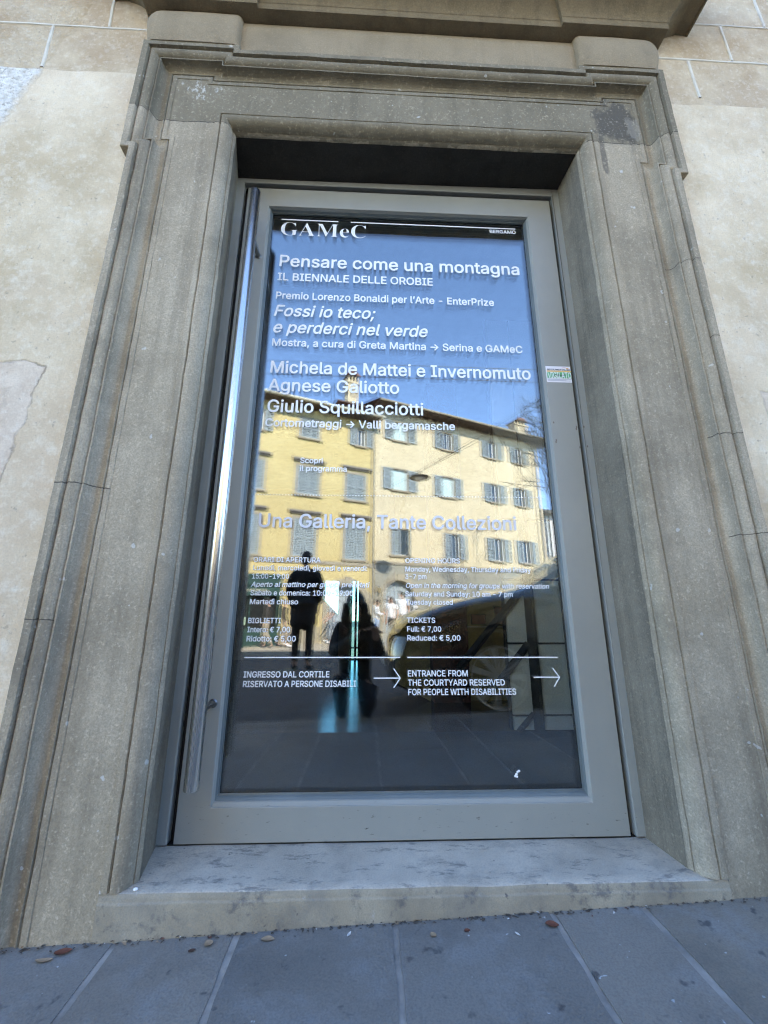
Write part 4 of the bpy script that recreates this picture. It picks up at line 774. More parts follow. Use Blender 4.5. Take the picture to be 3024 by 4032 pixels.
q = MB(); wall_grid(q, -14, 14, -1.4, HT, [(-.965, -.655, -.2, 1.32), (-.42, -.25, -.2, 1.32)], 7.0, .3); q.build('rear_wall', M['in_wall'], MUS)
q = MB(); q.poly([(-3, .05, 3.2), (3, .05, 3.2), (3, 7, 3.2), (-3, 7, 3.2)]); q.build('ceiling', M['ceil'], MUS)
q = MB(); q.box(-3, 3, .1, 7.0, -.35, -.2); q.build('interior_floor', M['in_floor'], MUS)
q = MB(); q.box(-3, 3, .055, 1.15, -.195, -.02); q.build('interior_landing', M['mat'], MUS)
rw = MB()
for a, b in ((-.97, -.945), (-.675, -.65), (-.425, -.398), (-.347, -.302), (-.275, -.245)): rw.box(a, b, 7.05, 7.12, -.2, 1.32)
rw.box(-.42, -.25, 7.06, 7.11, -.2, -.18); rw.box(-.42, -.25, 7.06, 7.11, .005, .03); rw.box(-.97, -.25, 7.06, 7.11, 1.30, 1.33)
rw.poly([(-.97, 6.98, .95), (-.65, 6.98, .62), (-.65, 6.98, -.2), (-.97, 6.98, -.2)]); rw.poly([(-.97, 6.95, .95), (-.97, 6.95, -.2), (-.65, 6.95, -.2), (-.65, 6.95, .62)]); rw.poly([(-.97, 6.98, .95), (-.97, 6.95, .95), (-.65, 6.95, .62), (-.65, 6.98, .62)])
rwo = rw.build('rear_window_frame', M['black_steel'], MUS)
q = MB(); q.box(-.96, -.255, 7.075, 7.08, -.19, 1.31); q.build('rear_window_pane', M['pane_green'], rwo)

q = MB()
for z0, z1 in ((-.015, .05), (.062, .425), (.437, .785), (.797, 1.15), (1.162, 1.8), (1.812, 2.6)):
    q.box(.695, .845, 1.15, 1.17, z0, z1); q.box(.857, 2.9, 1.15, 1.17, z0, z1)
q.cur = 1; q.box(.69, 2.95, 1.172, 1.22, -.02, 2.62)
q.build('panelled_screen', [M['panel'], M['black_steel']], None, label='grey panelled partition with dark joints behind the right side of the door glass', cat='partition')
SR = empty('stair_railing', (.82, 1.13, -.02), label='black steel railing with sloping bars in front of the grey panelled partition', cat='railing')
def bar3(name, pts, w):
    q = MB(); q.tube([Vector(p) - Vector((.82, 1.13, -.02)) for p in pts], w, 4); return q.build(name, M['black_steel'], SR)
bar3('post', [(.825, 1.13, -.02), (.825, 1.13, 1.6)], .030)
bar3('sloping_bar', [(.40, 1.13, .30), (.80, 1.13, .745)], .022)
bar3('sloping_bar', [(.60, 1.13, .205), (.80, 1.13, .43)], .022)
bar3('sloping_bar', [(.71, 1.13, -.018), (.80, 1.13, .07)], .016)
q = MB(); q.box(.895, 1.335, 3.0, 3.04, -.2, 1.6); q.build('olive_screen', M['olive'], None, label='olive coloured display wall standing deep inside the dark entrance hall', cat='display wall')
q = MB(); q.box(.90, 1.33, 2.95, 2.998, .483, .495); q.build('wall_ledge', M['panel'], None, label='thin pale ledge along the olive display wall', cat='shelf')
for x0, x1, z0, z1, lb in ((.945, 1.10, .51, .612, 'small dark red print leaning on the ledge, nearer the maroon pillar'), (1.19, 1.31, .51, .69, 'taller dark red print leaning on the ledge, nearer the grey partition')):
    E_ = empty('framed_print', (x0, 2.985, z0), label=lb, cat='picture', group='prints on the ledge inside')
    q = MB(); w, h = x1 - x0, z1 - z0; frame_ring(q, 0, w, 0, h, .008, w - .008, .008, h - .008, -.008, .006); q.build('picture_frame', M['black_steel'], E_)
    q = MB(); q.box(.008, w - .008, -.003, .004, .008, h - .008); q.build('print_sheet', M['picture'], E_)
q = MB(); q.box(.535, .885, 2.9, 3.2, -.2, 3.19); q.build('maroon_pillar', M['maroon'], None, label='dark maroon pillar between two olive surfaces in the entrance hall', cat='pillar')
q = MB()
for s in (0, 1):
    y = 2.96 + .03 * s
    q.poly([(.175, y, -.03), (.515, y, -.2), (.515, y, 1.9), (.175, y, 1.9)])
for (a, b) in (((.175, -.03), (.515, -.2)), ((.515, -.2), (.515, 1.9)), ((.515, 1.9), (.175, 1.9)), ((.175, 1.9), (.175, -.03))):
    q.poly([(a[0], 2.96, a[1]), (b[0], 2.96, b[1]), (b[0], 2.99, b[1]), (a[0], 2.99, a[1])])
q.build('olive_door_leaf', dk('olive_paint', (.45, .39, .20), .6), None, label='open olive door leaf with a slanting lower edge in the entrance hall', cat='door leaf')
# dry leaves and litter lying along the foot of the portal
leafm = [plain('dry_leaf_rust', (.16, .055, .03), .7, var=.3, scale=60), plain('dry_leaf_tan', (.34, .24, .15), .7, var=.25, scale=60), plain('paper_scrap', (.6, .58, .55), .8, var=.1), plain('dry_leaf_brown', (.09, .045, .03), .7, var=.3, scale=60)]
def leaf(x, y, L, W, rz, mi, name, label, cat, curl=.25):
    q = MB(); rows = []
    for i in range(9):
        t = i / 8; w = W * math.sin(math.pi * (t * .92 + .06)) ** .8 / 2
        rows.append([((t - .5) * L, s * w, curl * L * ((t - .5) ** 2) * 1.6 + abs(s) * w * .45 + .0015) for s in (-1, -.5, 0, .5, 1)])
    q.grid(rows)
    rows2 = [[(a, b, c - .0006) for a, b, c in r_] for r_ in rows]; q.grid(rows2, flip=True)
    o = q.build(name, leafm[mi], None, smooth=60, label=label, cat=cat, group='litter along the foot of the portal')
    o.location = (x, y, gz(x, y)); o.rotation_euler = (0, 0, rz); o.scale = (.78, .85, .8)
leaf(-.711, -.205, .040, .020, .25, 0, 'dry_leaf', 'rust red dry leaf at the foot of the left jamb', 'leaf')
leaf(-.735, -.222, .040, .012, .1, 1, 'dry_leaf', 'narrow tan dry leaf beside the rust red one at the left jamb', 'leaf')
leaf(-.424, -.208, .022, .020, .8, 1, 'dry_leaf', 'pale tan round leaf scrap below the threshold, left of the thin joint', 'leaf')
leaf(-.306, -.207, .034, .017, .0, 1, 'dry_leaf', 'squarish tan leaf piece lying against the threshold foot near the middle', 'leaf', .1)
leaf(-.452, -.222, .018, .009, .4, 3, 'dry_leaf', 'tiny dark brown leaf on the flagstone just off the threshold', 'leaf')
leaf(-.141, -.208, .020, .007, 1.1, 2, 'paper_scrap', 'crumpled white paper scrap against the threshold left of the middle joint', 'paper scrap')
leaf(.28, -.222, .034, .022, -.2, 0, 'dry_leaf', 'broad rust brown leaf on the joint under the right half of the threshold', 'leaf')
leaf(.031, -.226, .016, .016, .6, 1, 'dry_leaf', 'small tan leaf flake just right of the middle paving joint', 'leaf')
leaf(.102, -.220, .016, .011, .2, 0, 'dry_leaf', 'small reddish leaf flake near the broad rust brown leaf', 'leaf')
leaf(.201, -.238, .016, .006, -.9, 2, 'paper_scrap', 'slim whitish paper scrap on the flagstone left of the broad leaf', 'paper scrap')
dm = MB(); dr = random.Random(5)
for i in range(420):
    x = dr.uniform(-.95, .98); y = -.1825 - abs(dr.gauss(0, .007)); L_ = dr.uniform(.0015, .006) * (1.6 if i % 9 == 0 else 1); a_ = dr.uniform(0, 3.14)
    ca, sa = math.cos(a_) * L_, math.sin(a_) * L_ * .6; z = gz(x, y) + dr.uniform(.0005, .003)
    dm.cur = dr.choice((0, 0, 0, 1, 2, 3)) if i % 4 == 0 else 0
    dm.poly([(x - ca, y - sa, z), (x + sa * .5, y - ca * .5, z + .001), (x + ca, y + sa, z + .0005), (x - sa * .5, y + ca * .5, z + .0018)])
dm.build('dirt', [plain('black_dirt', (.085, .07, .055), .95), leafm[1], leafm[0], leafm[2]], None, kind='stuff')
pb = MB(); pb.ball((0, 0, .003), .0055, .004, .003, 10, 6)
o = pb.build('pebble', M['white_vinyl'], None, smooth=True, label='small white pebble at the left corner of the threshold', cat='pebble'); o.location = (-.600, -.172, .0)

# ------------------------------------------------------------------ the houses across the street
FROT = R(-22.5586)
FP = Vector((-1.70, -16.76, 0))
def T2W(t, o, z=0):      # facade coordinates (along, towards the street) -> world
    return Vector((FP.x + t * math.cos(FROT) - o * math.sin(FROT), FP.y + t * math.sin(FROT) + o * math.cos(FROT), z))
def mat_facade(name, a, b, c):
    t = NT(name)
    base = t.mix(t.ramp(t.noise(.5, 6, .6), .35, .68), a, b)
    base = t.mix(t.ramp(t.noise(1, 5, .6, stretch=(3, 3, .35)), .55, .8, 0, .4), base, c)
    base = t.mix(t.ramp(t.noise(9, 4, .7), .4, .8, 0, .15), base, c)
    return t.bsdf(base, .95, bump=t.noise(14, 5), bstr=.15, bdist=.01, spec=.2)
M['yellow'] = mat_facade('yellow_plaster', (.47, .375, .175), (.53, .435, .215), (.40, .315, .15))
M['cream'] = mat_facade('cream_plaster', (.51, .43, .28), (.57, .49, .335), (.44, .37, .245))
M['shutter'] = plain('grey_blue_shutter_paint', (.24, .28, .29), .6, var=.08)
M['trim'] = plain('grey_stone_trim', (.30, .26, .19), .9, var=.12, scale=3)
M['trim_dark'] = plain('weathered_hood_stone', (.20, .18, .15), .9, var=.2, scale=4)
M['sash'] = plain('white_sash_paint', (.55, .55, .53), .5, var=.03)
M['dark_room'] = plain('dark_window_glass', (.05, .07, .09), .06, var=.2, spec=.8)
M['curtain'] = plain('pale_curtain', (.42, .55, .55), .8, var=.15, scale=20)
M['eave'] = plain('brown_eave_boards', (.10, .07, .05), .8, var=.2)
M['gutter'] = plain('pale_gutter', (.55, .52, .40), .5, var=.05)
M['roof'] = plain('terracotta_tiles', (.20, .095, .055), .9, var=.3, scale=12)
M['rust_grey'] = plain('rusticated_grey_stone', (.27, .255, .205), .9, var=.12, scale=4)
M['door_blue'] = plain('pale_blue_grey_door', (.30, .34, .36), .6, var=.05)
M['shop_green'] = plain('dark_green_shopfront', (.020, .055, .045), .35, var=.15)
M['shop_dark'] = plain('dark_shop_interior', (.012, .014, .014), .3)

YH = empty('yellow_house', FP, FROT, label='yellow plastered house with closed grey shutters and a dark green shopfront', cat='house')
CH = empty('cream_house', FP, FROT, label='long cream house with open grey shutters above a rusticated stone base', cat='house')
SHUT = {}
def shutter_mesh(w, h):
    key = (round(w, 2), round(h, 2))
    if key in SHUT: return SHUT[key]
    q = MB(); t = .04; e = .055
    q.box(0, e, -t / 2, t / 2, 0, h); q.box(w - e, w, -t / 2, t / 2, 0, h); q.box(e, w - e, -t / 2, t / 2, 0, e); q.box(e, w - e, -t / 2, t / 2, h - e, h)
    q.box(e, w - e, -t / 2, t / 2, h * .48, h * .48 + .05)
    n = max(8, int((h - .1) / .075)); 
    for i in range(n):
        z = e + (h - 2 * e) * (i + .5) / n; d = (h - 2 * e) / n * .55
        P = [(e, .016, z - d), (w - e, .016, z - d), (w - e, -.016, z + d * .6), (e, -.016, z + d * .6)]
        q.poly(P); q.poly([(x, y - .008, zz) for x, y, zz in P][::-1])
    o = q.build('shutter', M['shutter']); me = o.data; bpy.data.objects.remove(o)
    SHUT[key] = me
    return me
def shutter(parent, x, y, z, w, h, rz=0.0):
    o = bpy.data.objects.new('shutter', shutter_mesh(w, h)); col.objects.link(o); o.parent = parent
    o.location = (x, y, z); o.rotation_euler = (0, 0, rz); return o
def window(H, t0, t1, z0, z1, style, hood=False, g=None, glassm='dark_room', sill=True):
    """a window part; style: closed shutters, open shutters, half open"""
    a, b = (t0, t1) if g is None else g
    q = MB(); m = .11
    if style == 'closed': frame_ring(q, a - m, b + m, z0 - .02, z1 + m, a, b, z0, z1, .0, .025)
    else: frame_ring(q, a - .07, b + .07, z0 - .02, z1 + .07, a, b, z0, z1, .0, .02)
    W = q.build('window', M['trim'], H)
    q = MB(); f = .05; c = (a + b) / 2
    frame_ring(q, a, b, z0, z1, a + f, b - f, z0 + f, z1 - f, -.13, -.08); q.box(c - .03, c + .03, -.13, -.08, z0 + f, z1 - f)
    q.build('sash', M['sash'], W)
    q = MB(); q.box(a + f, b - f, -.118, -.112, z0 + f, z1 - f); q.build('window_pane', M[glassm], W)
    if sill:
        q = MB(); q.box(a - .16, b + .16, -.02, .10, z0 - .10, z0 - .005); q.build('sill', M['trim'], W, bevel=.01)
    if hood:
        q = MB(); q.box(a - .18, b + .22, 0, .09, z1 + .20, z1 + .27); q.box(a - .24, b + .28, 0, .16, z1 + .27, z1 + .36); q.build('hood_moulding', M['trim_dark'], W)
    h = z1 - z0
    if style == 'closed':
        w = (b - a) / 2
        shutter(W, a, -.01, z0, w - .008, h); shutter(W, c + .008, -.01, z0, w - .008, h)
    elif style == 'open':
        w = min((b - a) / 2 + .14, max(.45, a - t0 + .02))
        shutter(W, a - .05 - w, .06, z0 - .02, w, h + .02, R(0)); shutter(W, b + .05, .06, z0 - .02, w, h + .02, R(0))
    elif style == 'ajar':
        w = (b - a) / 2
        shutter(W, a, -.01, z0, w * .95, h, R(0)); o = shutter(W, b, .02, z0, w * .95, h, R(118))
    elif style == 'halfopen':
        w = (b - a) / 2
        shutter(W, a, .0, z0, w * .9, h, R(0)); shutter(W, b + .02, .05, z0, w * .95, h, R(12))
    return W
LW = [(-4.28, -2.98, 8.66, 9.62, 'open', (-3.85, -3.38), False), (-1.66, -.80, 8.67, 9.60, 'closed', None, False), (.69, 1.98, 8.76, 9.66, 'open', (1.12, 1.54), False),
      (-4.15, -3.16, 5.9, 7.25, 'closed', None, True), (-1.70, -.70, 5.93, 7.24, 'closed', None, True), (.63, 1.60, 5.95, 7.24, 'closed', None, True),
      (-4.15, -3.16, 3.12, 4.80, 'closed', None, True), (-1.74, -.74, 3.14, 4.80, 'closed', None, True), (.62, 1.63, 3.14, 4.86, 'closed', None, True),
      (-6.6, -5.6, 5.93, 7.24, 'closed', None, True), (-6.6, -5.6, 3.14, 4.80, 'closed', None, True), (-6.6, -5.7, 8.67, 9.60, 'closed', None, False)]
RW = [(2.63, 4.39, 9.46, 10.5, 'open', (3.16, 3.90), 'curtain'), (5.63, 7.40, 9.50, 10.5, 'open', (6.10, 6.74), 'dark_room'), (8.77, 10.41, 9.54, 10.55, 'open', (9.24, 9.84), 'dark_room'), (10.87, 12.34, 9.55, 10.55, 'open', (11.26, 11.78), 'dark_room'),
      (2.58, 4.39, 6.78, 7.88, 'open', (3.08, 3.90), 'curtain'), (5.56, 7.34, 6.80, 7.90, 'open', (6.04, 6.75), 'curtain'), (8.73, 10.48, 6.90, 7.95, 'open', (9.24, 9.84), 'dark_room'), (10.78, 12.44, 6.90, 7.95, 'open', (11.27, 11.80), 'dark_room'),
      (2.98, 4.26, 3.50, 4.78, 'ajar', (3.0, 4.0), 'dark_room'), (5.98, 6.98, 3.50, 4.80, 'halfopen', (6.05, 6.92), 'dark_room'), (8.73, 10.38, 3.58, 4.80, 'open', (9.22, 9.84), 'dark_room'), (10.75, 12.50, 3.58, 4.82, 'open', (11.27, 11.85), 'dark_room')]
def hole_of(w): 
    a, b = w[5] if w[5] else (w[0], w[1]); return (a, b, w[2], w[3])
# arched openings: segmental arch of the yellow house, round arch of the cream house
def arch_curve(a, b, zs, rise, n=16):
    c, hw = (a + b) / 2, (b - a) / 2
    if rise >= hw * .98: return [(c - hw * math.cos(math.pi * i / n), zs + rise * math.sin(math.pi * i / n)) for i in range(n + 1)]
    Rr = (hw * hw + rise * rise) / (2 * rise); th = math.asin(hw / Rr)
    return [(c + Rr * math.sin(-th + 2 * th * i / n), zs + rise - Rr + Rr * math.cos(-th + 2 * th * i / n)) for i in range(n + 1)]
def arch_door(H, wallmb, a, b, zg, zs, rise, sur, keyh, doormat, dep=.28):
    ztop = zs + rise + .02
    c = arch_curve(a, b, zs, rise)
    for p, q in zip(c, c[1:]): wallmb.poly([(p[0], 0, p[1]), (q[0], 0, q[1]), (q[0], 0, ztop), (p[0], 0, ztop)])
    edge = [(a, zg)] + c + [(b, zg)]
    S = MB()
    co_ = arch_curve(a - sur, b + sur, zs, rise + sur)
    oedge = [(a - sur, zg)] + co_ + [(b + sur, zg)]
    S.grid([[(x, .001, z) for x, z in oedge], [(x, .05, z) for x, z in oedge], [(x, .055, z) for x, z in [(u[0] * .4 + v[0] * .6, u[1] * .4 + v[1] * .6) for u, v in zip(oedge, edge)]], [(x, .04, z) for x, z in edge], [(x, -dep, z) for x, z in edge]])
    cx = (a + b) / 2
    if keyh: S.box(cx - .16, cx + .16, .0, .09, zs + rise - .02, zs + rise + keyh)
    S.box(a - sur - .06, a + .0, .0, .08, zs - .16, zs - .02); S.box(b, b + sur + .06, .0, .08, zs - .16, zs - .02)
    D = S.build('arched_doorway', M['trim'], H, smooth=40)
    P = MB(); P.poly([(x, -dep, z) for x, z in edge])
    for x0, x1 in ((a + .08, cx - .05), (cx + .05, b - .08)):
        for z0, z1 in ((zg + .15, zg + .9), (zg + 1.0, zs - .1)): frame_ring(P, x0, x1, z0, z1, x0 + .06, x1 - .06, z0 + .06, z1 - .06, -dep + .002, -dep + .03)
    P.box(cx - .012, cx + .012, -dep + .001, -dep + .02, zg, zs + rise * .7)
    for k in range(4): 
        zz = zs + rise * .15 + k * rise * .2; P.box(a + .2, b - .2, -dep + .001, -dep + .02, zz, zz + .02)
    P.build('panelled_door', doormat, D)
wq = MB()
AL = (-.02, 1.66, -.6, 1.45, .55); AR = (2.66, 4.18, -.6, 1.55, .76)
shop = (-4.9, -2.05, -.6, 2.30)
holesL = [hole_of(w) for w in LW] + [(AL[0], AL[1], -1.5, AL[3] + AL[4] + .02), (shop[0], shop[1], -1.5, shop[3])]
wall_grid(wq, -9, 2.09, -1.5, 10.2, holesL, 0.0, -.20)
arch_door(YH, wq, *AL, .30, .36, M['door_blue'])
wq.build('wall', M['yellow'], YH)
for (a, b, c, d, st, g, hd) in LW: window(YH, a, b, c, d, st, hd, g)
q = MB(); q.box(-9, 2.07, 0, .05, 2.84, 3.0); q.build('string_course', M['trim'], YH)
q = MB(); q.box(-2.0, -.40, 0, .05, -.6, .22); q.build('plinth', M['trim'], YH)
q = MB(); q.box(-9.3, 2.25, -6, .70, 10.16, 10.24); q.build('eave', M['eave'], YH)
q = MB(); q.tube([(-9.3, .74, 10.20), (2.3, .74, 10.20)], .065, 8); q.box(-9.3, 2.28, .66, .70, 10.14, 10.30); q.build('gutter', M['gutter'], YH)
q = MB(); q.poly([(-9.3, .72, 10.27), (2.2, .72, 10.27), (2.2, -5, 12.2), (-9.3, -5, 12.2)]); q.poly([(-9.3, -5, 12.2), (2.2, -5, 12.2), (2.2, -11, 10.0), (-9.3, -11, 10.0)]); q.box(-9, 2.06, -10.5, -.7, -1.5, 10.15); q.build('roof', M['roof'], YH)
q = MB(); q.tube([(2.0, .06, -.5), (2.0, .06, 9.9), (2.0, .6, 10.15)], .045, 8); q.build('downpipe', M['trim_dark'], YH)
# shopfront
SP = MB()
a, b, zg, zt = shop
frame_ring(SP, a, b, zg, zt, a + .12, b - .12, zg + .75, zt - .85, -.05, .06)
SP.box(a, b, -.02, .10, zt - .12, zt); SP.box(a, b, .0, .14, zt - .45, zt - .38); SP.box(a, b, 0, .09, zt - .86, zt - .80)
for x in (-4.0, -3.35, -2.65): SP.box(x, x + .07, -.06, .03, zg, zt - .8)
SHF = SP.build('shopfront', M['shop_green'], YH)
q = MB(); q.box(a + .12, b - .12, -.18, -.16, zg, zt - .1); q.build('shop_window', M['shop_dark'], SHF)
q = MB()
for i in range(17):
    x = -3.62 + i * .061; hgt = .10
    q.box(x, x + .014, .10, .104, zt - .71, zt - .71 + hgt)
    if i % 3: q.box(x + .014, x + .040, .10, .104, zt - .71 + hgt * (.42 if i % 2 else .84), zt - .71 + hgt * (.42 if i % 2 else .84) + .014)
    if i % 2 == 0: q.box(x + .030, x + .044, .10, .104, zt - .71, zt - .71 + hgt)
q.build('shop_sign', M['gutter'], SHF)
q = MB(); q.box(-3.95, -3.42, -.04, -.03, .30, .62); q.box(-3.95, -3.85, -.04, -.03, .62, 1.0); q.box(-3.62, -3.52, -.04, -.03, .62, 1.0); q.build('window_poster', plain('pale_green_poster', (.42, .58, .42), .6), SHF)

wq = MB()
holesR = [hole_of(w) for w in RW] + [(AR[0], AR[1], -1.5, AR[3] + AR[4] + .02)]
wall_grid(wq, 2.10, 13.05, 3.10, 11.3, [h for h in holesR if h[2] > 3], 0.0, -.20)
wq.build('wall', M['cream'], CH)
wq = MB()
wall_grid(wq, 2.10, 13.05, -1.5, 3.10, [holesR[-1]], 0.0)
arch_door(CH, wq, *AR, .24, .30, M['door_blue'])
wq.build('stone_base', M['rust_grey'], CH)
q = MB()
for z in (.35, .80, 1.25, 1.70, 2.15, 2.60): 
    for x0, x1 in ((2.1, 2.3), (4.5, 13.05)): q.box(x0, x1, .001, .004, z, z + .022)
for k, x in enumerate((2.3, 4.9, 5.8, 6.7, 7.6, 8.5, 9.4, 10.3, 11.2, 12.1)):
    for j, z in enumerate((.37, .82, 1.27, 1.72, 2.17)): q.box(x + (.45 if j % 2 else 0), x + (.45 if j % 2 else 0) + .02, .001, .004, z, z + .43)
q.build('stone_joint', M['trim_dark'], CH)
q = MB(); q.box(2.1, 13.1, 0, .06, 3.04, 3.16); q.build('string_course', M['trim'], CH)
for (a, b, c, d, st, g, gm) in RW: window(CH, a, b, c, d, st, False, g, gm)
q = MB(); q.box(2.0, 13.75, -6, .70, 11.12, 11.20)
for i in range(24): q.box(2.1 + i * .5, 2.2 + i * .5, 0, .66, 11.02, 11.12)
q.build('eave', M['eave'], CH)
q = MB(); q.tube([(2.0, .76, 11.16), (13.8, .76, 11.16)], .06, 8); q.build('gutter', M['trim'], CH)
q = MB(); q.poly([(2.0, .74, 11.24), (13.8, .74, 11.24), (13.0, -5, 13.2), (2.0, -5, 13.2)]); q.poly([(13.8, .74, 11.24), (13.8, -11, 11.2), (13.0, -5, 13.2)]); q.poly([(2, -5, 13.2), (13, -5, 13.2), (13.8, -11, 11.2), (2, -11, 11.2)])
q.box(2.11, 13.04, -10.5, -.7, -1.5, 11.1); q.poly([(2.1, -.2, 10.2), (2.1, -10.5, 10.2), (2.1, -5, 13.15)])
q.build('roof', M['roof'], CH)
q = MB(); q.tube([(12.75, .06, -.5), (12.75, .06, 11.1)], .05, 8); q.build('downpipe', M['trim'], CH)
AT = MB(); AT.box(.55, 2.08, -4.5, -1.1, 10.3, 11.55); AT.poly([(.35, -.9, 11.5), (2.1, -.9, 11.7), (2.1, -4.8, 12.4), (.35, -4.8, 12.2)]); AT.box(.35, 2.1, -4.6, -.9, 11.5, 11.58); AT.build('attic', M['eave'], CH)
def chimney(H, t, o, z0, w, d, h, nm):
    q = MB(); q.box(t - w / 2, t + w / 2, o - d / 2, o + d / 2, z0, z0 + h * .62); q.box(t - w / 2 - .06, t + w / 2 + .06, o - d / 2 - .06, o + d / 2 + .06, z0 + h * .58, z0 + h * .64)
    for k in range(4): q.box(t - w / 2 + k * (w - .09) / 3, t - w / 2 + .09 + k * (w - .09) / 3, o - d / 2, o + d / 2, z0 + h * .64, z0 + h * .82)
    C = q.build('chimney', M['cream'], H)
    q = MB(); a_, b_ = t - w / 2 - .1, t + w / 2 + .1; y0, y1 = o - d / 2 - .1, o + d / 2 + .1; z1 = z0 + h * .82
    q.poly([(a_, y0, z1), (b_, y0, z1), (b_, y1, z1), (a_, y1, z1)]); q.poly([(a_, y1, z1), (b_, y1, z1), (t, y1, z0 + h)]); q.poly([(a_, y0, z1), (t, y0, z0 + h), (b_, y0, z1)])
    q.poly([(a_, y0, z1), (a_, y1, z1), (t, y1, z0 + h), (t, y0, z0 + h)]); q.poly([(b_, y0, z1), (t, y0, z0 + h), (t, y1, z0 + h), (b_, y1, z1)])
    q.build('chimney_cap', M['roof'], C)
chimney(CH, 1.22, -1.3, 11.6, .62, .55, 2.05, 'a'); chimney(CH, 12.25, -.6, 11.5, .85, .8, 1.35, 'b')
WHH = empty('white_house', (13.6, -28, 0), R(-20), label='white house with a low dark roof far down the street', cat='house')
q = MB(); wall_grid(q, 0, 11, -2, 8.2, [(1 + 2.4 * i, 2.1 + 2.4 * i, z, z + 1.5) for i in range(4) for z in (1.5, 5.0)], 0, -.15); q.box(0, 11, -9, -.2, -2, 8.1); q.build('wall', plain('white_plaster', (.74, .73, .69), .9, var=.04), WHH)
q = MB(); q.box(-.5, 11.5, -9.4, .5, 8.2, 8.45); q.poly([(-.5, .5, 8.46), (11.5, .5, 8.46), (10, -4.5, 10), (1, -4.5, 10)]); q.poly([(-.5, .5, 8.46), (1, -4.5, 10), (-.5, -9.4, 8.46)]); q.build('roof', M['trim_dark'], WHH)
for i in range(4):
    for z in (1.5, 5.0):
        x = 1 + 2.4 * i
        q = MB(); frame_ring(q, x - .1, x + 1.2, z - .1, z + 1.6, x, x + 1.1, z, z + 1.5, -.02, .05); W_ = q.build('window', M['trim'], WHH)
        q = MB(); q.box(x, x + 1.1, -.12, -.1, z, z + 1.5); q.build('window_pane', M['dark_room'], W_)

# wall lamp beside the arch
o = empty('wall_lantern', T2W(2.27, .0, 1.86), FROT, label='small yellowish lantern on the stone wall left of the round arched doorway', cat='lantern')
q = MB(); q.tube([(0, 0, .12), (0, .10, .16), (0, .16, .08)], .012, 6); q.build('bracket', M['black_steel'], o)
q = MB(); q.tube([(0, .16, .08), (0, .16, .02), (0, .16, -.16)], [.03, .085, .05], 6); q.build('lantern_body', M['brass'], o)

# suspended street lamp and cables
def D2(x, y, z): return Vector((x, y, z))
LP = Vector((1.93, -13.76, 5.93))
a1 = T2W(2.55, .02, 6.72); a2 = Vector((8.0, -.2, 6.4))
q = MB()
def sag(p, q_, s, n=14): return [p.lerp(q_, i / n) + Vector((0, 0, -s * 4 * (i / n) * (1 - i / n))) for i in range(n + 1)]
q.tube(sag(a1, LP + Vector((0, 0, .25)), .05), .010, 5); q.tube(sag(LP + Vector((0, 0, .25)), a2, .25), .010, 5); q.tube(sag(LP + Vector((.1, 0, .33)), a2 + Vector((0, 0, .35)), .22), .010, 5)
q.build('overhead_cable', M['black_steel'], None, label='slanting pair of span wires carrying the hanging street lamp across the street', cat='cable', group='cables over the street')
for k, (y, z) in enumerate(((-6.8, 6.62), (-6.8, 6.28))):
    q = MB(); q.tube(sag(Vector((-30, y, z)), Vector((30, y - .6, z + .1)), .3, 24), .006, 5)
    q.build('overhead_cable', M['black_steel'], None, label=('upper' if k == 0 else 'lower') + ' of the two thin level wires crossing the blue sky', cat='cable', group='cables over the street')
o = empty('street_lamp', LP, .3, label='flat disc street lamp hanging from wires in front of the cream house', cat='street lamp')
q = MB(); q.tube([(0, 0, -.02), (0, 0, .0), (0, 0, .06), (0, 0, .12)], [.40, .42, .24, .06], 20); q.build('lamp_shade', plain('lamp_enamel', (.05, .045, .035), .5), o, smooth=50)
q = MB(); q.tube([(0, 0, .12), (0, 0, .27)], .018, 8); q.box(-.09, .09, -.015, .015, .23, .27); q.build('lamp_hanger', M['black_steel'], o)
q = MB(); q.ball((0, 0, -.025), .22, .22, .05, 14, 6); q.build('lamp_glass', M['sash'], o, smooth=True)
for (t, z, s, lb) in ((-2.2, 10.35, 1.6, 'spiky television aerial on the roof of the yellow house'), (.45, 11.6, 1.2, 'thin television aerial beside the tall chimney')):
    o = empty('roof_aerial', T2W(t, -2.0, z), FROT, label=lb, cat='aerial')
    q = MB(); q.tube([(0, 0, 0), (0, 0, s + .4)], .018, 5)
    q.build('mast', M['black_steel'], o)
    q = MB(); q.tube([(-.5, 0, s), (.5, .2, s + .1)], .012, 5)
    for i in range(7): q.tube([(-.45 + i * .15, -.2, s + i * .012), (-.45 + i * .15, .35, s + i * .012)], .008, 4)
    q.build('aerial_rods', M['black_steel'], o)

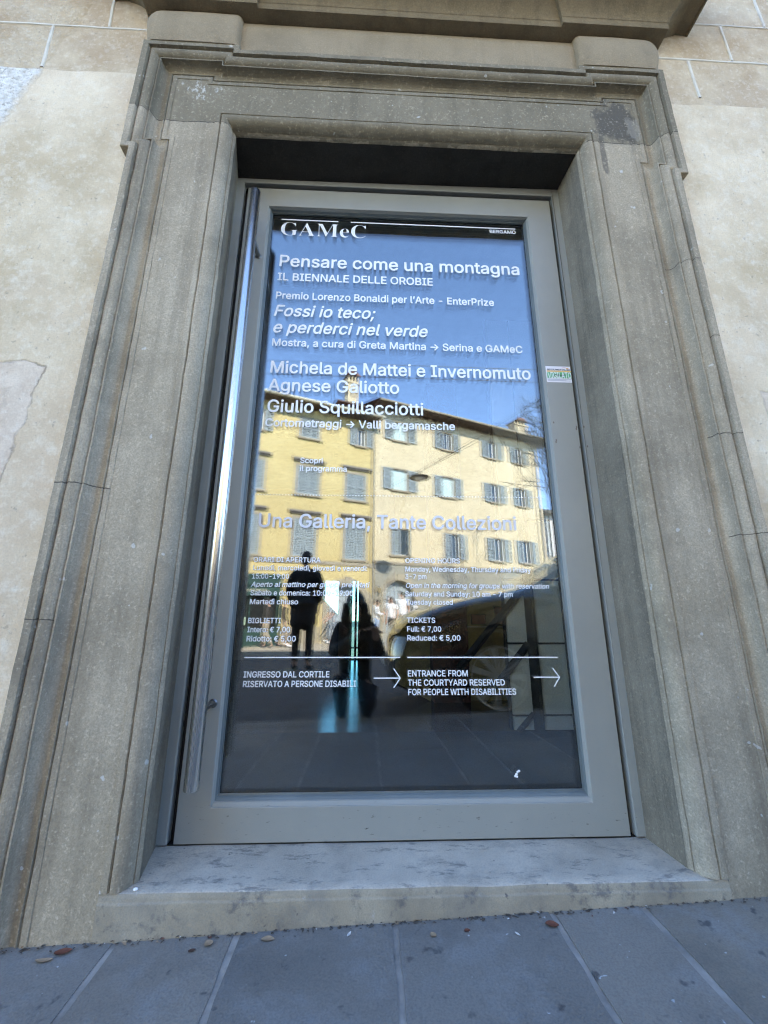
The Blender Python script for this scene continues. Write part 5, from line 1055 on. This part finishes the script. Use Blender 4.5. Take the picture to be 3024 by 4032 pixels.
# bare tree by the street
TRE = empty('bare_tree', (7.5, -12.2, gz(7.5, -12.2)), 0, label='leafless tree with thin spreading twigs against the sky at the right edge of the glass', cat='tree')
tk, brm = MB(), MB()
def grow(p, d, L, r, lev, mb):
    n = 4 if lev < 3 else 3; pts = [p]; rad = [r]; q_ = p.copy(); dd = d.copy()
    for i in range(n):
        dd = (dd + Vector((rnd.gauss(0, .13), rnd.gauss(0, .13), rnd.gauss(.03, .08)))).normalized()
        q_ = q_ + dd * (L / n); pts.append(q_.copy()); rad.append(max(.011, r * (1 - .45 * (i + 1) / n)))
    mb.tube(pts, rad, 8 if lev == 0 else (6 if lev < 3 else 3), caps=False)
    if lev >= 6: return
    kids = (4, 3, 4, 3, 3, 2)[lev]
    for k in range(kids):
        i = n if k == 0 else rnd.randint(max(1, n - 2), n) if lev == 0 else rnd.randint(1, n)
        az = rnd.uniform(0, 2 * math.pi); sp = rnd.uniform(.45, .95) if k else rnd.uniform(.1, .35)
        ax = dd.orthogonal().normalized(); ax.rotate(Matrix.Rotation(az, 3, dd))
        nd = (dd * math.cos(sp) + ax * math.sin(sp) + Vector((0, 0, .10))).normalized()
        grow(pts[i], nd, L * rnd.uniform(.58, .80), rad[i] * (.74 if k == 0 else .55), lev + 1, brm)
grow(Vector((0, 0, -.4)), Vector((-.03, 0, 1)), 3.6, .24, 0, tk)
bark = plain('grey_bark', (.10, .085, .07), .95, var=.25, scale=20)
tk.build('trunk', bark, TRE, smooth=60); brm.build('crown', bark, TRE, smooth=60)

# ------------------------------------------------------------------ parked car behind the viewer
M['paint'] = plain('dark_car_paint', (.085, .070, .044), .12, .45, var=.1, coat=1.0)
M['car_glass'] = plain('dark_car_glass', (.012, .016, .018), .03, var=.1, spec=.9)
M['tyre'] = plain('tyre_rubber', (.012, .012, .012), .85)
M['alloy'] = plain('alloy_wheel', (.45, .45, .44), .4, .8, var=.05)
CX, CYY = .06, -1.80
CAR = empty('parked_car', (CX, CYY, gz(1.4, -2.6) - .10), 0, label='dark glossy hatchback parked at the kerb with its nose beside the crouching photographer', cat='car')
STN = [(0, .90, .30, .47, .52, .6), (.03, 1.20, .24, .56, .61, 1.0), (.12, 1.50, .20, .67, .71, 1.35), (.30, 1.66, .19, .77, .81, 1.52), (.60, 1.73, .19, .85, .89, 1.58), (.95, 1.75, .19, .91, .955, 1.6), (1.18, 1.75, .19, .94, .99, 1.56),
       (1.5, 1.75, .19, .89, 1.17, 1.26), (1.85, 1.75, .19, .91, 1.36, 1.18), (2.2, 1.75, .19, .92, 1.45, 1.16), (2.7, 1.75, .19, .93, 1.47, 1.15), (3.2, 1.75, .19, .94, 1.44, 1.12), (3.6, 1.73, .2, .95, 1.36, 1.08), (3.85, 1.70, .22, .95, 1.20, 1.05), (4.02, 1.62, .26, .93, 1.0, 1.05), (4.10, 1.40, .32, .80, .86, .9)]
rows = []
for x, w, z0, s, t, wt in STN:
    h = w / 2; k = wt / 2
    half = [(h * .93, z0), (h * .985, z0 + .12), (h, z0 + (s - z0) * .55), (h * .99, s - .17), (h * .955, s - .075), (h * .90, s - .015), (k * .985, t - .055), (k * .88, t - .012), (k * .5, t + .012)]
    half = [(y, min(z, t + .012)) for y, z in half]
    rows.append([(x, -.875 + y, z) for y, z in half] + [(x, -.875, t + .018)] + [(x, -.875 - y, z) for y, z in reversed(half)])
cb = MB(); cb.grid(rows); cb.poly(rows[0]); cb.poly(rows[-1])
cb_o = cb.build('body', M['paint'], CAR, smooth=55)
sub_ = cb_o.modifiers.new('smooth', 'SUBSURF'); sub_.levels = 1; sub_.render_levels = 1
gw = MB()
def lift(p, d): return (p[0], p[1], p[2] + d)
for i in range(6, 13):
    for a in (5, 12):
        P, Q = rows[i], rows[i + 1]; o_ = .012 if a == 5 else -.012
        q_ = [P[a], Q[a], Q[a + 1], P[a + 1]]
        c_ = [sum(v[k] for v in q_) / 4 for k in range(3)]
        gw.poly([(v[0] * .94 + c_[0] * .06, v[1] + o_, v[2] * .86 + c_[2] * .14) for v in q_])
for i in (6, 7):
    P, Q = rows[i], rows[i + 1]
    for a in range(6, 12): gw.poly([lift(v, .016) for v in (P[a], Q[a], Q[a + 1], P[a + 1])])
gw.build('car_window', M['car_glass'], CAR)
def wheel(x, y, sgn):
    W = empty('wheel', (x, y, .315)); W.parent = CAR
    q = MB(); rr = [(.215, .09), (.235, .10), (.29, .10), (.312, .075), (.315, 0), (.312, -.075), (.29, -.10), (.215, -.10)]
    q.grid([[(r_ * math.cos(2 * math.pi * k / 36), yy, r_ * math.sin(2 * math.pi * k / 36)) for k in range(36)] for r_, yy in rr], close_u=True)
    q.build('tyre', M['tyre'], W, smooth=50)
    q = MB(); f = sgn * .075
    q.grid([[(r_ * math.cos(2 * math.pi * k / 36), yy, r_ * math.sin(2 * math.pi * k / 36)) for k in range(36)] for r_, yy in ((.218, sgn * .095), (.205, sgn * .09), (.198, sgn * .04), (.196, -sgn * .06))], close_u=True)
    for k in range(11):
        a = 2 * math.pi * k / 11
        ca, sa = math.cos(a), math.sin(a)
        def P(r_, t_, y_): return (r_ * ca - t_ * sa, y_, r_ * sa + t_ * ca)
        for s in (0,):
            q.poly([P(.03, -.014, f), P(.205, -.026, f), P(.205, .026, f), P(.03, .014, f)]); q.poly([P(.03, -.014, f), P(.205, -.026, f), P(.205, -.02, f - sgn * .03), P(.03, -.01, f - sgn * .03)]); q.poly([P(.03, .014, f), P(.205, .026, f), P(.205, .02, f - sgn * .03), P(.03, .01, f - sgn * .03)])
    q.tube([(0, f + sgn * .012, 0), (0, f - sgn * .03, 0)], .045, 14)
    q.build('rim', M['alloy'], W, smooth=30)
    q = MB(); q.tube([(0, -sgn * .02, 0), (0, -sgn * .03, 0)], .20, 24); q.build('brake_disc', M['tyre'], W)
    q = MB(); q.grid([[(r_ * math.cos(math.pi * k / 18), yy, r_ * math.sin(math.pi * k / 18) ) for k in range(19)] for r_, yy in ((.34, sgn * .022), (.375, sgn * .030), (.375, -sgn * .15), (.33, -sgn * .15))])
    o = q.build('wheel_arch', M['tyre'], CAR, smooth=40); o.location = (x, y + sgn * .075, .315)
for x in (.80, 3.35):
    wheel(x, -.085, 1); wheel(x, -1.665, -1)
for s in (0, 1):
    q = MB(); yy = (-.16, -.52) if s == 0 else (-1.23, -1.59)
    q.grid([[(.10, yy[s], .60), (.045, yy[1 - s], .555)], [(.19, yy[s], .69), (.08, yy[1 - s], .63)], [(.42, -.06 if s == 0 else -1.69, .735), (.20, yy[1 - s], .70)]])
    for i in range(len(q.v)): q.v[i] = (q.v[i][0] - .03, q.v[i][1] + (.03 if s == 0 else -.03), q.v[i][2] + .02)
    q.build('headlight', M['car_glass'], CAR)
    q = MB(); q.ball((1.30, -.0 + .06 if s == 0 else -1.81, .97), .085, .10, .07, 10, 6); q.build('wing_mirror', M['paint'], CAR, smooth=True)
q = MB(); q.box(-.012, .01, -1.1, -.65, .33, .44); q.build('number_plate', M['sash'], CAR)

# ------------------------------------------------------------------ people
skin_m = plain('skin', (.46, .28, .20), .6, var=.06)
def skin_obj(name, verts, edges, radii, mat, parent, sub=1):
    me = bpy.data.meshes.new(name); me.from_pydata([tuple(v) for v in verts], edges, []); me.materials.append(mat)
    o = bpy.data.objects.new(name, me); col.objects.link(o); o.parent = parent
    md = o.modifiers.new('skin', 'SKIN'); md.use_smooth_shade = True
    for i, r_ in enumerate(radii):
        sv = me.skin_vertices[0].data[i]
        sv.radius = r_ if hasattr(r_, '__len__') else (r_, r_); sv.use_root = i == 0
    if sub: s_ = o.modifiers.new('sub', 'SUBSURF'); s_.levels = sub; s_.render_levels = sub
    return o
class Gr:
    def __init__(s): s.v, s.e, s.r, s.k = [], [], [], {}
    def add(s, key, p, r_, link=None):
        s.v.append(Vector(p)); s.r.append(r_); s.k[key] = len(s.v) - 1
        if link is not None: s.e.append((s.k[link], len(s.v) - 1))
        return s
def fabric(c): return plain('cloth', c, .9, var=.12, scale=25)
HAIRC = {'dark': (.025, .016, .012), 'brown': (.07, .042, .026), 'black': (.008, .007, .007), 'fair': (.20, .13, .07)}
def person(loc, rz, label, H=1.70, top=(.3, .3, .3), bottom=(.1, .12, .2), shoe=(.7, .7, .7), hair='dark', long_hair=False, sleeves='short', coat=0.0, group='people across the street', pose=None, bulk=1.0):
    k = H / 1.75
    J = dict(pelvis=(0, 0, .95), belly=(0, .01, 1.12), chest=(0, .0, 1.32), neckb=(0, -.01, 1.47), neck=(0, .005, 1.53), head=(0, .025, 1.63), crown=(0, .01, 1.715),
             shL=(-.175, -.01, 1.42), elL=(-.225, -.02, 1.14), wrL=(-.215, .07, .90), shR=(.175, -.01, 1.42), elR=(.225, -.02, 1.14), wrR=(.215, .07, .90),
             hipL=(-.09, 0, .90), knL=(-.10, .02, .50), anL=(-.10, -.02, .09), toL=(-.115, .13, .035), hipR=(.09, 0, .90), knR=(.10, .02, .50), anR=(.10, -.02, .09), toR=(.115, .13, .035))
    if pose: J.update(pose)
    J = {a: Vector(b) * k for a, b in J.items()}
    E_ = empty('person', loc, rz, label=label, cat='person', group=group)
    g = Gr()
    g.add('pelvis', J['pelvis'], (.115 * k, .080 * k)).add('belly', J['belly'], (.105 * k, .072 * k), 'pelvis').add('chest', J['chest'], (.14 * k, .09 * k), 'belly').add('neckb', J['neckb'], .06 * k, 'chest').add('neck', J['neck'], .05 * k, 'neckb')
    g.add('head', J['head'], (.074 * k, .09 * k), 'neck').add('crown', J['crown'], (.052 * k, .064 * k), 'head')
    hd = (J['crown'] - J['neck']).normalized(); fwd = Vector(J.get('face', (0, 1, 0)))
    if 'face' in J: fwd = J['face'].normalized()
    sd = fwd.cross(hd).normalized(); fwd = hd.cross(sd).normalized()
    g.add('nose', J['head'] + fwd * .105 * k - hd * .005 * k, .012 * k, 'head')
    for s_, sg in (('L', -1), ('R', 1)):
        g.add('sh' + s_, J['sh' + s_], .058 * k, 'chest').add('el' + s_, J['el' + s_], .043 * k, 'sh' + s_).add('wr' + s_, J['wr' + s_], .028 * k, 'el' + s_)
        fa = (J['wr' + s_] - J['el' + s_]).normalized(); pl = J['wr' + s_] + fa * .07 * k
        g.add('palm' + s_, pl, (.038 * k, .022 * k), 'wr' + s_)
        ac = fa.cross(Vector((0, 0, 1)) if abs(fa.z) < .8 else Vector((0, 1, 0))).normalized(); cu = fa.cross(ac).normalized()
        for f in range(4):
            b_ = pl + fa * .03 * k + ac * (.027 - .018 * f) * k; ln_ = (.040, .048, .045, .034)[f] * k
            g.add(f'f{s_}{f}a', b_, .0095 * k, 'palm' + s_).add(f'f{s_}{f}b', b_ + fa * ln_ + cu * .012 * k, .008 * k, f'f{s_}{f}a').add(f'f{s_}{f}c', b_ + fa * ln_ * 1.5 + cu * .036 * k, .007 * k, f'f{s_}{f}b')
        g.add(f't{s_}a', J['wr' + s_] + fa * .04 * k + ac * .042 * k, .011 * k, 'palm' + s_).add(f't{s_}b', J['wr' + s_] + fa * .085 * k + ac * .058 * k + cu * .02 * k, .009 * k, f't{s_}a')
        g.add('hip' + s_, J['hip' + s_], .070 * k, 'pelvis').add('kn' + s_, J['kn' + s_], .058 * k, 'hip' + s_).add('an' + s_, J['an' + s_], .038 * k, 'kn' + s_).add('to' + s_, J['to' + s_], .034 * k, 'an' + s_)
    skin_obj('body', g.v, g.e, g.r, skin_m, E_)
    # top garment
    t = Gr(); m_ = fabric(top)
    lowz = J['pelvis'] + (J['pelvis'] - J['belly']) * (-.2 + coat * 2.2)
    t.add('b', J['belly'], (.148 * k, .112 * k)).add('c', J['chest'], (.172 * k, .125 * k), 'b').add('n', J['neckb'] - Vector((0, 0, .01)), .075 * k, 'c')
    t.add('p', J['pelvis'] if coat else J['pelvis'] - (J['belly'] - J['pelvis']) * .15, (.155 * k, .122 * k), 'b')
    if coat:
        t.add('q', lowz * .5 + J['pelvis'] * .5, (.17 * k, .14 * k), 'p').add('r', lowz, (.19 * k, .16 * k), 'q')
    for s_ in 'LR':
        t.add('s' + s_, J['sh' + s_], .075 * k, 'c'); end = J['sh' + s_].lerp(J['el' + s_], .62) if sleeves == 'short' else J['el' + s_]
        t.add('e' + s_, end, .060 * k, 's' + s_)
        if sleeves == 'long': t.add('w' + s_, J['el' + s_].lerp(J['wr' + s_], .95), .043 * k, 'e' + s_)
    t.r = [tuple(x * bulk for x in r_) if hasattr(r_, '__len__') else r_ * bulk for r_ in t.r]
    skin_obj('jacket' if sleeves == 'long' else 'shirt', t.v, t.e, t.r, m_, E_)
    q = Gr(); q.add('w', J['pelvis'].lerp(J['belly'], .45), (.128 * k, .098 * k)).add('p', J['pelvis'].lerp(J['belly'], .05), (.138 * k, .108 * k), 'w')
    for s_ in 'LR':
        q.add('h' + s_, J['hip' + s_].lerp(J['kn' + s_], .12), .088 * k, 'p').add('k' + s_, J['kn' + s_], .075 * k, 'h' + s_).add('a' + s_, J['an' + s_] + (J['kn' + s_] - J['an' + s_]) * .06, .062 * k, 'k' + s_)
    skin_obj('trousers', q.v, q.e, q.r, fabric(bottom), E_)
    for s_ in 'LR':
        q = Gr(); f_ = (J['to' + s_] - J['an' + s_]); f_.z = 0; f_.normalize()
        q.add('h', J['an' + s_] + Vector((0, 0, -.04)) * k - f_ * .03 * k, .046 * k).add('m', J['an' + s_] * .4 + J['to' + s_] * .6 + Vector((0, 0, -.005)), .046 * k, 'h').add('t', J['to' + s_] + f_ * .05 * k, .038 * k, 'm')
        skin_obj('shoe', q.v, q.e, q.r, fabric(shoe), E_)
    q = Gr(); c_ = J['crown']; hm = plain('hair', HAIRC[hair], .6, var=.2, scale=60)
    hb_ = MB(); hb_.ball(J['head'] - fwd * .024 * k + hd * .042 * k, .086 * k, .094 * k, .092 * k, 14, 10)
    hb_.ball(J['head'] - fwd * .05 * k - hd * .01 * k, .080 * k, .062 * k, .085 * k, 14, 8)
    if long_hair:
        hb_.tube([J['head'] - fwd * .06 * k, J['neckb'] - fwd * .085 * k, J['chest'] - fwd * .135 * k, J['belly'] - fwd * .12 * k], [.080 * k, .085 * k, .065 * k, .02 * k], 12)
        for sg in (-1, 1): hb_.tube([J['head'] + sd * sg * .075 * k + hd * .03 * k, J['neck'] + sd * sg * .085 * k - fwd * .02 * k, J['chest'] + sd * sg * .10 * k + hd * .04 * k - fwd * .02 * k], [.03 * k, .042 * k, .02 * k], 8)
    hb_.build('hair', hm, E_, smooth=True)
    q = MB()
    for sg in (-1, 1):
        p = J['head'] + fwd * .072 * k + sd * sg * .031 * k + hd * .022 * k; q.ball(p, .010 * k, .010 * k, .007 * k, 8, 5)
        p = J['head'] + sd * sg * .083 * k + hd * .005 * k; 
    q.build('eye', M['tyre'], E_)
    q = MB(); q.ball(J['head'] + fwd * .076 * k - hd * .042 * k, .022 * k, .008 * k, .006 * k, 8, 5); q.build('mouth', plain('lips', (.32, .12, .10), .5), E_)
    q = MB()
    for sg in (-1, 1): q.ball(J['head'] + sd * sg * .088 * k - fwd * .012 * k, .012 * k, .022 * k, .032 * k, 8, 6)
    q.build('ear', skin_m, E_, smooth=True)
    return E_
def P3(sx, D): return (cam.location.x + sx * D, cam.location.y + D)     # slope seen in the glass -> mirrored position
def at(x, yv): return (x, -yv, gz(x, -yv))
WALK = dict(knL=(-.10, .14, .52), anL=(-.10, .10, .10), toL=(-.11, .25, .06), knR=(.10, -.02, .50), anR=(.10, -.24, .13), toR=(.11, -.12, .04))
look = dict(face=(0, .85, -.5), head=(0, .05, 1.62), crown=(0, .05, 1.70), elR=(.22, .05, 1.14), wrR=(.12, .28, 1.20), elL=(-.22, .05, 1.14), wrL=(-.06, .28, 1.18))
person(at(-1.43, 15.9), R(70), 'walking woman with long dark hair, grey shirt and faded grey jeans', 1.62, (.30, .32, .36), (.22, .25, .29), (.75, .75, .75), 'dark', True, 'short', pose=dict(WALK, elR=(.20, .16, 1.15), wrR=(.14, .34, .98), elL=(-.20, .14, 1.15), wrL=(-.10, .34, .98)))
person(at(.30, 14.6), R(-95), 'person in white jacket and light blue jeans bending over a phone', 1.60, (.72, .72, .72), (.30, .42, .62), (.7, .7, .7), 'dark', False, 'long', pose=look)
person(at(1.17, 13.3), R(35), 'broad man in white short sleeved shirt and beige trousers, seen from behind', 1.76, (.82, .82, .83), (.46, .38, .25), (.1, .1, .1), 'black', False, 'short', pose=dict(WALK))
person(at(.78, 13.2), R(25), 'woman with very long brown hair and white top beside the white-shirted man', 1.60, (.72, .70, .68), (.06, .055, .05), (.1, .1, .1), 'brown', True, 'short')
person(at(1.72, 14.8), R(-120), 'person in pale top with phone, half hidden beyond the white-shirted man', 1.62, (.62, .62, .62), (.05, .05, .06), (.2, .2, .2), 'dark', True, 'long', pose=look)
person(at(3.05, 13.4), R(80), 'dark haired person in black jacket behind the bonnet of the parked car', 1.70, (.02, .02, .02), (.05, .05, .06), (.2, .2, .2), 'black', True, 'long')
person(at(4.05, 14.0), R(-80), 'dark haired person farther right behind the windscreen of the parked car', 1.68, (.03, .03, .035), (.05, .05, .06), (.2, .2, .2), 'dark', False, 'long')
person(at(-3.62, 13.9), R(95), 'person in a dark jacket and beige trousers in front of the shop, further left', 1.70, (.05, .045, .04), (.42, .36, .27), (.06, .05, .05), 'dark', False, 'long', pose=WALK)
person(at(-3.05, 14.0), R(-85), 'person in a dark brown jacket and sand trousers by the shop', 1.66, (.06, .05, .04), (.40, .33, .25), (.06, .05, .05), 'brown', False, 'long', pose=WALK)
person(at(-2.62, 13.4), R(-80), 'person in black with bright white trainers walking by the shop behind the tall man', 1.74, (.012, .012, .014), (.02, .02, .025), (.85, .85, .85), 'black', False, 'long', pose=WALK)
# the tall man waiting in the shade and the crouching photographer
person(at(-1.06, 5.15), R(185), 'tall man in a long black coat standing in the shade of the street', 1.78, (.010, .009, .009), (.010, .010, .012), (.02, .02, .02), 'black', False, 'long', coat=1.15, bulk=1.32, group='people near the museum', pose=dict(elL=(-.25, .0, 1.16), wrL=(-.19, .10, .94), elR=(.25, .0, 1.16), wrR=(.19, .10, .94)))
PX, PY = -.19, -1.90
CR = dict(pelvis=(0, -.10, .36), belly=(0, .0, .52), chest=(0, .09, .70), neckb=(0, .14, .85), neck=(0, .155, .90), head=(0, .17, .985), crown=(0, .155, 1.065), face=(0, 1, -.05),
          shL=(-.135, .12, .80), elL=(-.155, .36, .62), wrL=(.030, .640, .775), shR=(.135, .12, .80), elR=(.20, .36, .62), wrR=(.160, .640, .775),
          hipL=(-.08, -.08, .33), knL=(-.11, .30, .42), anL=(-.10, .05, .09), toL=(-.11, .20, .035), hipR=(.08, -.08, .33), knR=(.12, .28, .24), anR=(.10, -.12, .12), toR=(.11, .02, .035))
PHT = person((PX, PY, gz(PX, PY) - .10), 0, 'crouching photographer in black coat with fur collar holding a phone out', 1.50, (.010, .009, .009), (.012, .014, .022), (.02, .02, .02), 'black', True, 'long', coat=.30, bulk=1.02, group='people near the museum', pose=CR)
q = MB(); rr_ = random.Random(3)
for i in range(260):
    a = rr_.uniform(0, 2 * math.pi); b_ = rr_.uniform(-.5, .9)
    p = Vector((.115 * math.cos(a), .115 * math.sin(a) * .9, .05 * b_)) + Vector((0, .12, .695)); d = Vector((math.cos(a), math.sin(a), rr_.uniform(-.3, .7))).normalized() * .05
    s_ = Vector((-math.sin(a), math.cos(a), 0)) * .010
    q.poly([p - s_, p + s_, p + d])
q.build('fur_collar', plain('black_fur', (.02, .016, .013), .9), PHT)
q = MB(); q.box(-.152, -.077, -1.2525, -1.2445, .438, .587)
o = q.build('phone', M['tyre'], None, bevel=.003, label='dark phone held out in both hands by the crouching photographer', cat='phone')
